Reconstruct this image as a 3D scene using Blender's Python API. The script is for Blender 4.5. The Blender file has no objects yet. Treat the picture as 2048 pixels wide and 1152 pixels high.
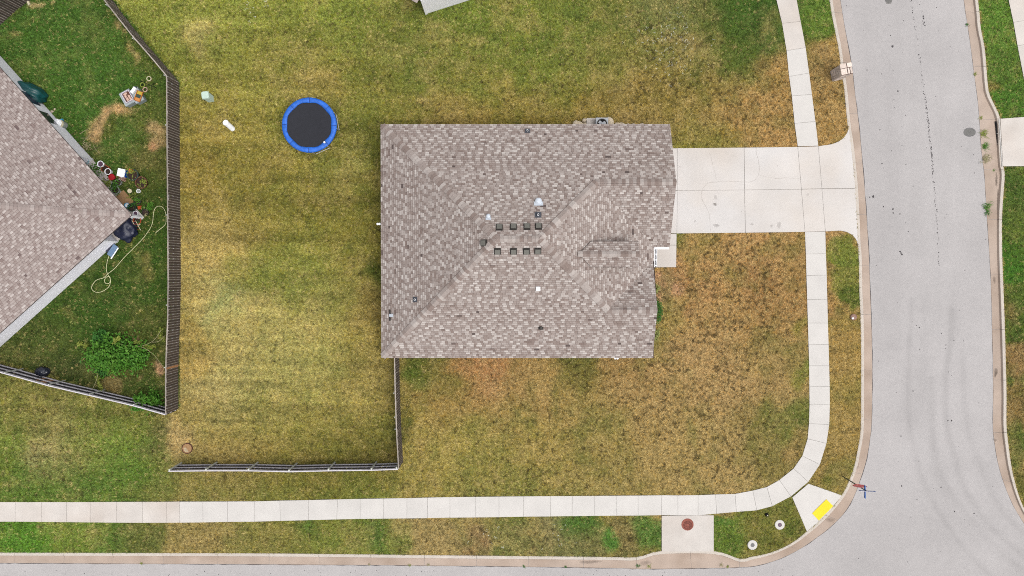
import bpy, math, random
import numpy as np
from mathutils import Vector, Matrix
rnd = random.Random(7); rng = np.random.default_rng(7)
sc = bpy.context.scene; COL = sc.collection
# ------------------------------------------------------------------ camera
H = 50.0; F = 1640.0; NAD = (1028.0, 545.0)
nd = Vector(((NAD[0]-1024)/F, -(NAD[1]-576)/F, -1)).normalized()
ROT = nd.rotation_difference(Vector((0, 0, -1))).to_matrix()
cd = bpy.data.cameras.new('camera'); cam = bpy.data.objects.new('camera', cd); COL.objects.link(cam)
cd.sensor_fit = 'HORIZONTAL'; cd.sensor_width = 36; cd.lens = F*36/2048; cd.clip_end = 2000; cd.clip_start = .5
cam.matrix_world = Matrix.Translation((0, 0, H)) @ ROT.to_4x4()
sc.camera = cam
def P(px, py, z=0.0):
    d = ROT @ Vector(((px-1024)/F, -(py-576)/F, -1)); t = (z-H)/d.z
    return Vector((d.x*t, d.y*t, z))
# ------------------------------------------------------------------ sky, sun, exposure (bright overcast)
w = bpy.data.worlds.new('World'); sc.world = w; w.use_nodes = True
nt = w.node_tree; bg = nt.nodes['Background']
sky = nt.nodes.new('ShaderNodeTexSky'); sky.sky_type = 'NISHITA'; sky.sun_disc = False
SEL, SAZ = math.radians(70), math.radians(120)      # elevation, azimuth clockwise from +Y
sky.sun_elevation = SEL; sky.sun_rotation = SAZ; sky.dust_density = 6; sky.air_density = 1.2
hs = nt.nodes.new('ShaderNodeHueSaturation'); hs.inputs['Saturation'].default_value = .22
nt.links.new(sky.outputs[0], hs.inputs['Color']); nt.links.new(hs.outputs[0], bg.inputs[0])
bg.inputs[1].default_value = 0.15
sd = bpy.data.lights.new('sun', 'SUN'); sun = bpy.data.objects.new('sun', sd); COL.objects.link(sun)
sd.energy = .85; sd.angle = math.radians(30); sd.color = (1, .965, .92)
sdir = Vector((math.sin(SAZ)*math.cos(SEL), math.cos(SAZ)*math.cos(SEL), math.sin(SEL)))
sun.rotation_euler = sdir.to_track_quat('Z', 'Y').to_euler(); sun.location = (0, 0, 60)
vs = sc.view_settings; vs.view_transform = 'Standard'; vs.look = 'None'; vs.gamma = 1; vs.use_curve_mapping = False
vs.exposure = 0.44
sc.cycles.use_denoising = False; sc.cycles.filter_width = 1.0; sc.cycles.use_adaptive_sampling = False; sc.cycles.diffuse_bounces = 3; sc.cycles.max_bounces = 6
K = 1.62      # picture brightness of a level white card: photo colours are divided by it to get albedos
# ------------------------------------------------------------------ helpers
def lin(c):
    return tuple((v/255/12.92 if v <= 10 else ((v/255+.055)/1.055)**2.4) for v in c)
def C(r, g, b, k=None):
    k = k or K
    return tuple(min(.82, v/k) for v in lin((r, g, b)))
def mat(name, col, rough=.8, var=.12, scale=6., bump=0., bscale=40., objvar=0., metal=0., fine=.0, spec=.3, hue=None, attr=None, wear=None):
    m = bpy.data.materials.new(name); m.use_nodes = True; n = m.node_tree.nodes; L = m.node_tree.links
    b = n['Principled BSDF']; b.inputs['Roughness'].default_value = rough; b.inputs['Metallic'].default_value = metal
    b.inputs['Specular IOR Level'].default_value = spec
    geo = n.new('ShaderNodeNewGeometry')
    def noise(s, det=4):
        t = n.new('ShaderNodeTexNoise'); t.inputs['Scale'].default_value = s; t.inputs['Detail'].default_value = det
        L.new(geo.outputs['Position'], t.inputs['Vector']); return t
    def mult(cur, fac_out, lo, hi):
        mr = n.new('ShaderNodeMapRange'); mr.inputs[1].default_value = .25; mr.inputs[2].default_value = .75
        mr.inputs[3].default_value = lo; mr.inputs[4].default_value = hi; L.new(fac_out, mr.inputs[0])
        v = n.new('ShaderNodeVectorMath'); v.operation = 'SCALE'; L.new(cur, v.inputs[0]); L.new(mr.outputs[0], v.inputs['Scale'])
        return v.outputs[0]
    if attr:
        a = n.new('ShaderNodeAttribute'); a.attribute_name = attr; cur = a.outputs['Color']
    else:
        r = n.new('ShaderNodeRGB'); r.outputs[0].default_value = (*col, 1); cur = r.outputs[0]
    if hue:
        mx = n.new('ShaderNodeMix'); mx.data_type = 'RGBA'; t = noise(scale*.37, 5)
        mr = n.new('ShaderNodeMapRange'); mr.inputs[1].default_value = .4; mr.inputs[2].default_value = .68
        L.new(t.outputs[0], mr.inputs[0]); L.new(mr.outputs[0], mx.inputs[0]); L.new(cur, mx.inputs[6])
        mx.inputs[7].default_value = (*hue, 1); cur = mx.outputs[2]
    if var: cur = mult(cur, noise(scale, 6).outputs[0], 1-var, 1+var)
    if fine: cur = mult(cur, noise(scale*14, 3).outputs[0], 1-fine, 1+fine)
    if objvar:
        oi = n.new('ShaderNodeObjectInfo'); v = n.new('ShaderNodeMapRange'); v.inputs[3].default_value = 1-objvar; v.inputs[4].default_value = 1+objvar
        L.new(oi.outputs['Random'], v.inputs[0]); q = n.new('ShaderNodeVectorMath'); q.operation = 'SCALE'
        L.new(cur, q.inputs[0]); L.new(v.outputs[0], q.inputs['Scale']); cur = q.outputs[0]
    if wear:
        a = n.new('ShaderNodeAttribute'); a.attribute_name = wear
        q = n.new('ShaderNodeVectorMath'); q.operation = 'SCALE'
        L.new(cur, q.inputs[0]); L.new(a.outputs['Fac'], q.inputs['Scale']); cur = q.outputs[0]
    L.new(cur, b.inputs['Base Color'])
    if bump:
        bp = n.new('ShaderNodeBump'); bp.inputs['Strength'].default_value = bump; bp.inputs['Distance'].default_value = .02
        L.new(noise(bscale, 4).outputs[0], bp.inputs['Height']); L.new(bp.outputs[0], b.inputs['Normal'])
    return m
class MB:
    def __init__(s): s.v = []; s.f = []; s.m = []; s.a = []
    def add(s, vs, fs, mi=0, val=0.):
        o = len(s.v); s.v += [tuple(v) for v in vs]
        for f in fs: s.f.append(tuple(i+o for i in f)); s.m.append(mi); s.a.append(val)
        return s
    def box(s, c, d, mi=0, rz=0, top=1.0, R=None):
        hx, hy, hz = d[0]/2, d[1]/2, d[2]/2; M = R or Matrix.Rotation(rz, 3, 'Z'); c = Vector(c)
        vs = [c + M @ Vector((x*hx*(top if z > 0 else 1), y*hy*(top if z > 0 else 1), z*hz)) for z in (-1, 1) for (x, y) in ((-1,-1),(1,-1),(1,1),(-1,1))]
        return s.add(vs, [(3,2,1,0),(4,5,6,7),(0,1,5,4),(1,2,6,5),(2,3,7,6),(3,0,4,7)], mi)
    def prism(s, pts, z0, z1, mi=0, mside=None):
        k = len(pts); zt = z1 if hasattr(z1, '__len__') else [z1]*k
        a = sum(pts[i][0]*pts[(i+1) % k][1]-pts[(i+1) % k][0]*pts[i][1] for i in range(k))
        if a < 0: pts = pts[::-1]; zt = zt[::-1]
        vs = [(p[0], p[1], z0) for p in pts]+[(p[0], p[1], z) for p, z in zip(pts, zt)]
        s.add(vs, [tuple(range(k, 2*k)), tuple(range(k-1, -1, -1))], mi)
        return s.add(vs, [(i, (i+1) % k, k+(i+1) % k, k+i) for i in range(k)], mi if mside is None else mside)
    def lathe(s, c, prof, n=16, mi=0, sx=1, sy=1, close=True, M=None):
        vs = []; c = Vector(c)
        for (r, z) in prof:
            for i in range(n):
                a = 2*math.pi*i/n; p = Vector((r*math.cos(a)*sx, r*math.sin(a)*sy, z)); vs.append(c+(M @ p if M else p))
        fs = []
        for j in range(len(prof)-1):
            for i in range(n): fs.append((j*n+i, j*n+(i+1) % n, (j+1)*n+(i+1) % n, (j+1)*n+i))
        if close:
            fs.append(tuple(range((len(prof)-1)*n, len(prof)*n))); fs.append(tuple(range(n-1, -1, -1)))
        return s.add(vs, fs, mi)
    def tube(s, pts, r, n=8, mi=0):
        pts = [Vector(p) for p in pts]; vs = []; k = len(pts)
        for i, p in enumerate(pts):
            t = (pts[min(i+1, k-1)]-pts[max(i-1, 0)]).normalized()
            a = t.cross(Vector((0, 0, 1)) if abs(t.z) < .9 else Vector((1, 0, 0))).normalized(); b = t.cross(a)
            rr = r[i] if hasattr(r, '__len__') else r
            vs += [p+(a*math.cos(2*math.pi*j/n)+b*math.sin(2*math.pi*j/n))*rr for j in range(n)]
        fs = [(i*n+j, i*n+(j+1) % n, (i+1)*n+(j+1) % n, (i+1)*n+j) for i in range(k-1) for j in range(n)]
        fs += [tuple(range(n-1, -1, -1)), tuple(range((k-1)*n, k*n))]
        return s.add(vs, fs, mi)
    def mesh(s, name, mats, smooth=False, attr=None):
        me = bpy.data.meshes.new(name); me.from_pydata(s.v, [], s.f)
        for m in (mats if isinstance(mats, (list, tuple)) else [mats]): me.materials.append(m)
        me.polygons.foreach_set('material_index', s.m)
        if smooth: me.polygons.foreach_set('use_smooth', [True]*len(s.f))
        if attr:
            at = me.attributes.new(attr, 'FLOAT', 'FACE'); at.data.foreach_set('value', s.a)
        me.update(); return me
    def build(s, name, mats, parent=None, smooth=False, attr=None):
        return link(name, s.mesh(name, mats, smooth, attr), parent)
def link(name, data, parent=None, loc=None):
    o = bpy.data.objects.new(name, data); COL.objects.link(o)
    if loc is not None: o.location = loc
    if parent is not None:
        o.parent = parent; pm = parent.matrix_basis
        o.matrix_parent_inverse = pm.inverted()      # children keep world coordinates
    return o
def tag(o, label=None, cat=None, group=None, kind=None):
    if label: o['label'] = label
    if cat: o['category'] = cat
    if group: o['group'] = group
    if kind: o['kind'] = kind
    return o
def thing(name, loc, label, cat, group=None):
    # meshes below are built in world coordinates; link() compensates for the empty's place
    o = bpy.data.objects.new(name, None); COL.objects.link(o); o.location = loc; o.empty_display_size = .2
    return tag(o, label, cat, group)
def pip(x, y, poly):
    ins = np.zeros(x.shape, bool); k = len(poly)
    for i in range(k):
        x1, y1 = poly[i][0], poly[i][1]; x2, y2 = poly[(i+1) % k][0], poly[(i+1) % k][1]
        if y1 == y2: continue
        c = ((y1 > y) != (y2 > y)) & (x < (x2-x1)*(y-y1)/(y2-y1)+x1); ins ^= c
    return ins
def vnoise(x, y, s, seed=0):
    x = x/s+seed*17.3; y = y/s+seed*9.1
    xi = np.floor(x).astype(np.int64); yi = np.floor(y).astype(np.int64); fx = x-xi; fy = y-yi
    fx = fx*fx*(3-2*fx); fy = fy*fy*(3-2*fy)
    def h(a, b):
        v = (a*374761393 + b*668265263 + seed*974711) & 0xffffffff
        v = ((v ^ (v >> 13))*1274126177) & 0xffffffff
        return ((v ^ (v >> 16)) & 0xffff)/65535.
    return (h(xi,yi)*(1-fx)+h(xi+1,yi)*fx)*(1-fy)+(h(xi,yi+1)*(1-fx)+h(xi+1,yi+1)*fx)*fy
def catmull(pts, n):
    pts = [np.array(p, float) for p in pts]; out = []
    for i in range(len(pts)-1):
        p0 = pts[max(i-1, 0)]; p1 = pts[i]; p2 = pts[i+1]; p3 = pts[min(i+2, len(pts)-1)]
        k = n[i] if hasattr(n, '__len__') else n
        for j in range(k):
            t = j/k; out.append(.5*(2*p1+(p2-p0)*t+(2*p0-5*p1+4*p2-p3)*t*t+(3*p1-p0-3*p2+p3)*t**3))
    out.append(pts[-1]); return out
# ------------------------------------------------------------------ materials
M = {}
M['lawn'] = mat('lawn_soil', None, .95, .42, 7, .6, 60, fine=.3, spec=.1, attr='Col')
M['grass'] = mat('grass_blade', None, .8, .4, 7, attr='Col', spec=.15)
M['ground'] = mat('ground', C(120, 112, 50), .95, .3, .4, spec=.1)
M['asphalt'] = mat('asphalt', C(189, 185, 184), .9, .05, .35, .3, 90, fine=.035, spec=.2, wear='wear')
_n = M['asphalt'].node_tree
M['conc'] = mat('concrete_pale', C(220, 216, 211), .85, .06, .9, .15, 70, objvar=.025, fine=.025, spec=.2)
M['conc_old'] = mat('concrete_beige', C(219, 212, 205), .85, .07, 1.1, .15, 70, objvar=.03, fine=.03, spec=.2, hue=C(210, 200, 191))
M['conc_drive'] = mat('concrete_drive', C(222, 218, 215), .85, .06, .5, .15, 70, objvar=.012, fine=.02, spec=.2, hue=C(216, 207, 198))
M['kerb'] = mat('kerb_concrete', C(212, 202, 191), .88, .09, 1.5, .2, 60, objvar=.03, fine=.04, spec=.2)
M['gutter'] = mat('gutter_concrete', C(194, 176, 162), .88, .09, 1.2, .2, 60, objvar=.03, fine=.05, spec=.2, hue=C(178, 158, 142))
M['joint'] = mat('joint_dirt', C(105, 95, 80), .95, .3, 6)
M['tar'] = mat('tar', C(80, 76, 78), .8, .2, 8)
M['black'] = mat('black_void', C(22, 22, 24), .9, .1)
M['shingle'] = mat('shingle', (1, 1, 1), .92, .05, 3., .25, 120, fine=.12, spec=.12)
def shingle_nodes(m, ramp):
    n = m.node_tree.nodes; L = m.node_tree.links
    a = n.new('ShaderNodeAttribute'); a.attribute_name = 'tone'
    cr = n.new('ShaderNodeValToRGB'); el = cr.color_ramp.elements
    while len(el) < len(ramp): el.new(.5)
    for e, (p, c) in zip(el, ramp): e.position = p; e.color = (*c, 1)
    L.new(a.outputs['Fac'], cr.inputs[0])
    rgb = [x for x in n if x.type == 'RGB'][0]
    for l in list(rgb.outputs[0].links): L.new(cr.outputs[0], l.to_socket)
RAMP = [(0, C(92, 82, 80)), (.12, C(138, 121, 114)), (.35, C(156, 141, 134)), (.6, C(173, 161, 155)), (.8, C(190, 180, 174)), (1, C(212, 204, 198))]
shingle_nodes(M['shingle'], RAMP)
M['shingle_n'] = mat('shingle_neighbour', (1, 1, 1), .92, .05, 3., .25, 120, fine=.1, spec=.12)
shingle_nodes(M['shingle_n'], [(0, C(110, 95, 94)), (.12, C(142, 124, 119)), (.35, C(159, 144, 139)), (.6, C(171, 158, 153)), (.8, C(182, 170, 165)), (1, C(202, 192, 187))])
M['deck'] = mat('roof_deck', C(110, 98, 94), .9, .2, 5)
M['white'] = mat('white_trim', (.8, .8, .82), .5, .04, 3)
M['siding'] = mat('siding', (.81, .8, .85), .6, .03, 2)
M['wall'] = mat('house_brick', C(170, 150, 135), .8, .15, 8)
M['picket'] = mat('weathered_picket', C(86, 74, 66), .85, .3, 5, .3, 50, objvar=.25)
M['picket_edge'] = mat('picket_edge', C(170, 160, 150), .85, .2, 6, objvar=.25)
M['picket_in'] = mat('picket_inner', C(66, 60, 64), .85, .25, 5, .3, 50, objvar=.2)
M['rail'] = mat('fence_rail', (.44, .42, .44), .8, .14, 4)
M['post'] = mat('fence_post', (.42, .43, .39), .6, .12, 6)
M['picket_new'] = mat('picket_new', C(185, 135, 95), .8, .15, 6)
M['blue'] = mat('pad_blue', C(34, 108, 214), .55, .28, 5, .5, 18, spec=.4)
M['blue_dark'] = mat('seam_blue', C(20, 62, 140), .6, .1)
M['mat_black'] = mat('mat_black', C(42, 43, 50), .8, .14, 5, fine=.1)
M['steel'] = mat('galvanised', C(205, 205, 200), .45, .08, 10, metal=.3)
M['vent'] = mat('box_vent', C(118, 117, 110), .6, .08, 9, spec=.3)
M['vent_dark'] = mat('vent_flange', C(62, 58, 55), .7, .1)
M['pvc'] = mat('white_pvc', (.76, .77, .79), .45, .03)
M['flue'] = mat('flue_metal', C(214, 222, 232), .4, .05)
M['lead'] = mat('lead_flashing', C(85, 88, 96), .6, .12)
M['ac'] = mat('ac_grey', C(180, 184, 190), .5, .06, 8, spec=.4)
M['rock'] = mat('limestone', C(218, 202, 176), .85, .16, 9, .4, 30, objvar=.1)
M['leaf'] = mat('leaf_green', C(70, 124, 36), .6, .6, 9, objvar=.05, spec=.2, hue=C(104, 150, 52))
M['leaf_d'] = mat('leaf_dark', C(66, 118, 48), .6, .4, 8, spec=.2)
M['leaf_y'] = mat('leaf_yellow', C(140, 152, 62), .65, .3, 9)
M['leaf_pale'] = mat('leaf_variegated', C(160, 168, 95), .65, .25, 12)
M['twig'] = mat('twig', C(168, 160, 120), .8, .2, 9)
M['stem'] = mat('stem', C(95, 82, 58), .85, .2, 9)
M['soil'] = mat('potting_soil', C(62, 46, 40), .95, .3, 20)
M['yellow'] = mat('tactile_yellow', C(252, 224, 8), .6, .04, 5, spec=.3)
M['iron'] = mat('rusty_iron', C(152, 88, 74), .75, .2, 12, .3, 60)
M['iron_d'] = mat('dark_iron', C(88, 48, 42), .8, .2, 12)
M['grey_iron'] = mat('grey_iron', C(128, 126, 126), .75, .2, 14, .3, 60)
M['signred'] = mat('sign_red', (.7, .03, .06), .4, .03)
M['signwhite'] = mat('sign_white', C(238, 232, 235), .4, .02)
M['signblue'] = mat('sign_blue', C(20, 110, 205), .4, .03)
M['pole'] = mat('sign_pole', C(70, 82, 76), .6, .1)
M['brick'] = mat('pale_block', (.5, .42, .37), .85, .14, 12, .3, 50, objvar=.2)
M['mortar'] = mat('mortar_dark', C(110, 84, 78), .9, .2, 10)
M['ped_green'] = mat('pedestal_green', C(202, 224, 210), .5, .05, 8)
M['tarp'] = mat('tarp_green', C(18, 84, 86), .4, .25, 5, .5, 14, spec=.5)
M['tarp_blue'] = mat('tarp_navy', C(28, 34, 62), .45, .3, 12, .6, 22, spec=.5)
M['plastic_black'] = mat('plastic_black', C(38, 42, 56), .3, .3, 14, .5, 20, spec=.6)
M['hose'] = mat('hose', C(214, 212, 165), .5, .06)
M['glass'] = mat('window_glass', C(50, 46, 74), .08, .05, 2, spec=.6)
M['bin_grey'] = mat('bin_grey', C(172, 182, 184), .5, .06, 6)
M['wood_tan'] = mat('wood_tan', C(176, 138, 98), .8, .15, 8)
M['lavender'] = mat('lavender_tray', C(226, 216, 226), .5, .05)
def pm(name, *c): M[name] = mat(name, C(*c), .5, .08, 12, spec=.35); return M[name]
pm('pot_red', 190, 32, 44); pm('pot_terra', 178, 98, 62); pm('pot_orange', 196, 78, 36); pm('pot_green', 52, 74, 66)
pm('pot_brown', 104, 62, 46); pm('cooler_blue', 20, 96, 214); pm('pot_grey', 150, 156, 148); pm('pot_black', 56, 54, 50)
pm('cyan', 62, 168, 210); pm('pink', 214, 178, 160); pm('orange', 214, 140, 70); pm('mustard', 196, 172, 52); pm('purple', 96, 70, 90)
pm('pot_blue', 70, 98, 118); pm('sky_ring', 150, 190, 198); pm('cream', 226, 216, 184); pm('denim', 110, 138, 170)
# ------------------------------------------------------------------ layout lines (photo pixels -> ground)
kerbW = [((1630,-190),(1651,-190),1),((1659.7,0),(1680.6,0),1),((1666.7,41.7),(1687,41),1),((1677.8,97),(1697,97),1),((1683,139),(1704,136),1),((1689,178),(1709,180),1),
 ((1694.5,236),(1716,236),1),((1698,262),(1719,262),0),((1703,294),(1722,294),0),((1710,363),(1728,363),0),((1714.5,440),(1733.5,440),0),((1716,482),(1736,482),0),
 ((1718.5,520),(1738,520),1),((1719.4,579),(1740,579),1),((1722,643),(1742.5,643),1),((1723,727),(1744.4,727),1),((1722.8,800),(1744.2,800),1),((1722.4,850),(1742.7,850),1),
 ((1720.8,873),(1740.6,873),1),((1715.4,903.5),(1736,903),1),((1710,930),(1730,930),1),((1699,962),(1718,966),1),((1684.6,990.5),(1706,997),.6),((1660.6,1021),(1685,1030),.15),
 ((1633.8,1048),(1656,1058),.15),((1613.7,1064),(1633.8,1074.8),.6),((1585.6,1085.5),(1607,1093.5),1),((1553.5,1101.5),(1575,1111),1),((1526.8,1109.6),(1545,1123),1),((1500,1115),(1510,1132),1),
 ((1479.5,1118.5),(1479.5,1134.5),1),((1428,1103),(1430,1136),1),((1322,1103),(1322,1137.5),1),((1273,1115),(1273,1137.5),1),((1200,1114.5),(1200,1135.5),1),((900,1111.5),(900,1131.5),1),
 ((512,1107.5),(512,1128.5),1),((0,1106),(0,1126),1),((-300,1105),(-300,1125),1)]
kerbE = [((1930,-190),(1904,-190),1),((1955.6,0),(1927.8,0),1),((1961,55),(1936,55),1),((1969,97),(1942,97),1),((1975,167),(1951,167),1),((1980,192),(1955,195),1),((2000,237.5),(1959,240),1),
 ((2003,290),(1962,290),1),((2006,333),(1967,333),1),((2009,350),(1969,350),1),((2004,427),(1973.6,427),1),((2004,510),(1979,510),1),((2006,565),(1982,565),1),((2009.7,671),(1984.7,671),1),
 ((2012.5,782),(1986.7,782),1),((2012.5,850),(1985.7,850),1),((2016.5,890),(1989.7,890),1),((2024.5,943.7),(1999,938),1),((2040.5,1000),(2017,990),1),((2062,1040),(2040,1034),1),((2110,1100),(2088,1097),1),
 ((2200,1150),(2190,1160),1),((2330,1165),(2330,1182),1)]
SW_E = [((1505,-190),(1545,-190)),((1552.8,0),(1593,0)),((1564,47),(1601,43)),((1573,101.5),(1611,95.5)),((1578,153),(1618,146.5)),((1583.5,192),(1623.5,189)),((1589,247),(1630.5,243)),((1595.3,293),(1636.3,291.7))]
SW_E2 = [((1609.7,464),(1650.3,463)),((1611.5,508),(1651.5,507.6)),((1612.6,551),(1653,550)),((1614,599),(1654.2,598.3)),((1615.5,646),(1655.5,646)),((1616.8,689.5),(1656.8,688.7)),
 ((1618,731.5),(1658,731.5)),((1618.5,773.5),(1659,772.7)),((1618.8,808.3),(1659.3,808.3)),((1617.8,847),(1658.2,849)),((1615,877.5),(1652.5,886.5)),((1604.5,911.5),(1639.3,929)),((1587,937),(1616,963.5)),((1558.5,960),(1581.5,992.5)),
 ((1533.5,974),(1544.5,1012)),((1505.5,981),(1513.2,1020.3)),((1470,987.6),(1472.5,1023.4)),((1430.8,988.8),(1433.2,1027)),((1396,990),(1396,1030.4)),((1355.6,990.6),(1355.8,1030.5)),((1323.3,990.3),(1323,1030)),
 ((1276,991),(1276,1030.8)),((1232.3,991.2),(1232.3,1031)),((1189.5,991.5),(1189.5,1031.5)),((1144.5,991.8),(1144,1032)),((1101.5,992),(1101.2,1032.5)),((1047.5,992.5),(1047.3,1033)),((998,993),(998,1034)),
 ((950.5,993.5),(950.5,1034.5)),((900,994),(900,1035)),((855,995),(855,1036)),((814,996),(814,1036.5)),((767.5,996.8),(767.5,1037)),((720.5,997.5),(720.5,1037.5)),((675.5,998.5),(673.5,1038.5)),((616.8,1000),(617,1040)),
 ((560,1001),(561,1041.5)),((508.8,1002.5),(508.8,1043)),((455.4,1002.8),(455.6,1043.5)),((406,1003),(406.3,1044.5)),((359.6,1003),(359.8,1045)),((333.7,1003.3),(334,1045.2)),((285.7,1003.4),(285.7,1045.3)),((233.5,1003.6),(234,1045)),
 ((182,1003.8),(182,1044.5)),((133.6,1004),(133.6,1044)),((83.6,1004),(84,1043.5)),((31,1004),(31,1043)),((-20,1004),(-20,1043)),((-72,1004),(-72,1043)),((-124,1004),(-124,1043)),((-176,1004),(-176,1043)),((-228,1004),(-228,1043))]
SW_NE = [((1985,-190),(2027,-190)),((2004,-60),(2046,-70)),((2026.5,45),(2068,38)),((2034.7,92),(2077,84)),((2046,150),(2090,141)),((2056,195),(2100,186)),((2066,240),(2110,236))]
G = lambda pts, z=0.: [P(x, y, z) for x, y in pts]
house_w = []        # filled below: wall footprints keep grass out
PAVE = []           # pavement outlines keep grass out
FENCE_W = G([(-420,-320),(170,-90),(216,-12),(356,160),(357,815),(340,826),(0,722),(-420,590)])
lawnA = [Vector(q) for q in catmull([tuple(P(o[0], o[1])) for o, e, h in kerbW], 6)]; lawnA = [Vector((-41, 26, 0))]+lawnA+[Vector((-41, P(-300,1105).y, 0))]
lawnB = [Vector(q) for q in catmull([tuple(P(o[0], o[1])) for o, e, h in kerbE], 6)]; lawnB = lawnB+[Vector((41, P(2330,1165).y, 0)), Vector((41, 26, 0))]
# ------------------------------------------------------------------ ground, lawn, grass
tag(MB().add([(-700,-700,-.5),(700,-700,-.5),(700,700,-.5),(-700,700,-.5)], [(0,1,2,3)]).build('ground', M['ground']), kind='structure')
A_M = [(600,560,46,112,118,42),(655,620,40,116,120,46),(440,600,30,150,146,84),(520,545,36,112,116,42),(580,420,50,118,110,40),(640,40,60,122,130,44),(960,110,60,108,122,40),(1060,130,60,106,118,40),(700,60,60,124,130,46),(640,730,50,146,138,66),(560,790,60,142,132,64),(1250,110,40,122,116,48),(420,60,110,128,130,46),(395,78,26,164,142,78),(560,60,140,132,130,46),(780,80,100,110,116,40),(900,60,100,104,118,38),(1050,60,110,116,121,42),(1200,60,100,108,110,42),(1330,60,60,118,116,64),
 (1480,50,55,66,92,30),(1540,70,40,72,98,32),(1440,100,50,80,96,32),(1350,150,100,126,106,46),(1500,230,70,156,118,64),(1560,190,50,146,112,58),(1250,200,90,130,108,46),(1050,200,110,128,106,42),(900,180,90,130,108,48),(700,150,110,122,110,42),
 (600,130,60,108,106,36),(480,150,70,132,120,46),(1400,285,60,124,116,42),(760,210,60,112,106,38),(820,140,50,100,112,38),(1130,100,60,104,116,40),(640,170,40,138,116,52),
 (450,250,70,130,114,44),(420,350,60,128,108,40),(550,350,90,122,108,40),(700,320,70,116,108,42),(715,330,22,132,128,54),(740,280,34,96,100,32),(752,550,20,78,84,26),(748,420,20,104,100,34),(450,470,60,150,127,62),(395,560,36,152,128,66),
 (550,480,80,126,114,42),(650,560,70,128,118,48),(480,650,46,156,138,72),(560,700,70,150,136,70),(470,790,50,154,136,76),(620,640,60,152,136,68),(700,700,55,136,118,52),(690,800,60,146,126,60),(560,850,70,140,122,52),
 (745,850,40,112,104,40),(450,890,60,142,120,58),(650,905,80,112,104,38),(735,640,40,132,112,50),(510,420,50,120,104,38),(380,700,30,150,124,60),(372,900,26,156,128,76),(700,470,50,116,106,38),(380,250,24,126,110,44),
 (60,800,60,122,114,50),(200,850,60,108,112,42),(120,880,50,132,120,64),(250,930,50,92,116,36),(60,960,50,92,114,38),(180,970,60,88,110,38),(310,890,26,98,92,44),(330,960,36,110,112,46),(20,900,40,108,118,42),(90,910,26,140,126,76),
 (40,1080,50,86,126,30),(150,1080,50,112,126,42),(230,1080,30,88,112,38),(280,1075,36,104,106,46),(400,1075,60,138,118,62),(550,1070,50,126,116,52),(620,1060,20,84,110,38),(700,1070,50,116,120,46),(750,1070,20,80,104,38),(900,1080,50,142,120,68),(955,1090,24,124,96,60),
 (1050,1075,50,124,116,60),(1110,1060,26,128,120,74),(1150,1050,26,72,112,36),(1140,1090,30,122,112,62),(1210,1092,12,84,124,44),(1290,1060,24,92,118,46),(1250,1075,24,118,104,56),
 (900,780,55,136,108,52),(825,750,24,84,98,30),(810,850,16,104,96,40),(960,742,40,154,108,64),(1050,780,70,146,114,62),(1150,770,55,136,114,56),(1250,740,50,140,108,58),(1300,800,70,152,120,68),(1450,750,80,152,120,70),(1550,690,50,142,116,62),
 (1604,725,16,112,126,40),(1590,740,24,130,122,48),(1390,700,36,156,122,72),(900,900,70,142,124,56),(1050,900,70,142,122,56),(1200,880,70,140,118,58),(1350,900,70,146,120,64),(1450,930,50,152,124,70),(1520,880,50,128,112,54),(1560,850,30,110,112,46),
 (1000,960,70,124,116,50),(600,970,80,122,112,44),(450,970,50,124,114,50),(1200,960,60,132,116,56),(870,740,30,92,98,32),(1150,740,30,100,94,36),(1590,880,24,140,112,60),
 (1400,500,50,148,118,62),(1500,520,70,152,114,64),(1580,540,36,146,112,60),(1385,560,36,152,108,64),(1340,580,22,172,126,88),(1366,485,14,90,100,34),(1450,620,70,152,116,64),(1550,620,50,146,108,58),(1602,640,14,132,118,46),(1345,650,30,150,122,62),(1520,560,30,132,96,54),
 (1630,60,22,100,120,40),(1650,20,22,98,122,40),(1640,150,22,142,112,62),(1660,230,22,148,114,60),(1680,500,16,122,126,46),(1675,560,20,128,124,50),(1708,605,9,98,106,38),(1680,680,26,146,116,56),(1690,800,26,142,116,56),(1680,900,26,142,116,56),(1680,945,16,116,110,44),(1660,500,10,118,122,44),
 (1440,1040,16,84,118,38),(1460,1070,26,104,122,42),(1530,1060,40,118,112,46),(1580,1060,20,104,110,40),(1420,980,40,146,120,66),(-200,500,300,110,112,42),(-200,1050,200,92,112,38)]
A_W = [(100,80,80,68,98,30),(220,90,50,70,98,30),(280,110,30,86,98,36),(200,180,50,66,98,30),(280,240,26,88,96,36),(212,240,12,176,134,88),(240,236,11,182,138,88),(200,258,10,160,124,80),(226,258,10,86,92,34),(308,262,14,158,126,82),(316,300,12,150,120,76),(313,306,8,180,126,84),
 (226,300,36,68,94,30),(300,340,34,80,86,32),(290,400,26,60,78,24),(280,550,50,60,84,24),(302,528,14,116,106,50),(220,580,50,54,80,22),(150,620,40,62,86,26),(100,680,40,74,86,32),(300,650,36,78,86,32),(302,738,7,158,118,82),(236,768,10,112,96,52),(258,690,6,120,96,62),(130,740,30,58,72,28),
 (260,475,14,112,104,46),(60,30,40,66,96,30),(66,20,5,170,140,90),(95,24,5,165,140,84),(30,70,9,120,110,56),(40,12,14,80,88,36),(245,60,8,150,126,74),(225,50,7,150,124,74),(268,110,8,160,132,76),(110,700,20,80,90,34),(150,625,12,110,104,50),(190,290,16,80,92,40),(170,770,24,66,78,30)]
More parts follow.
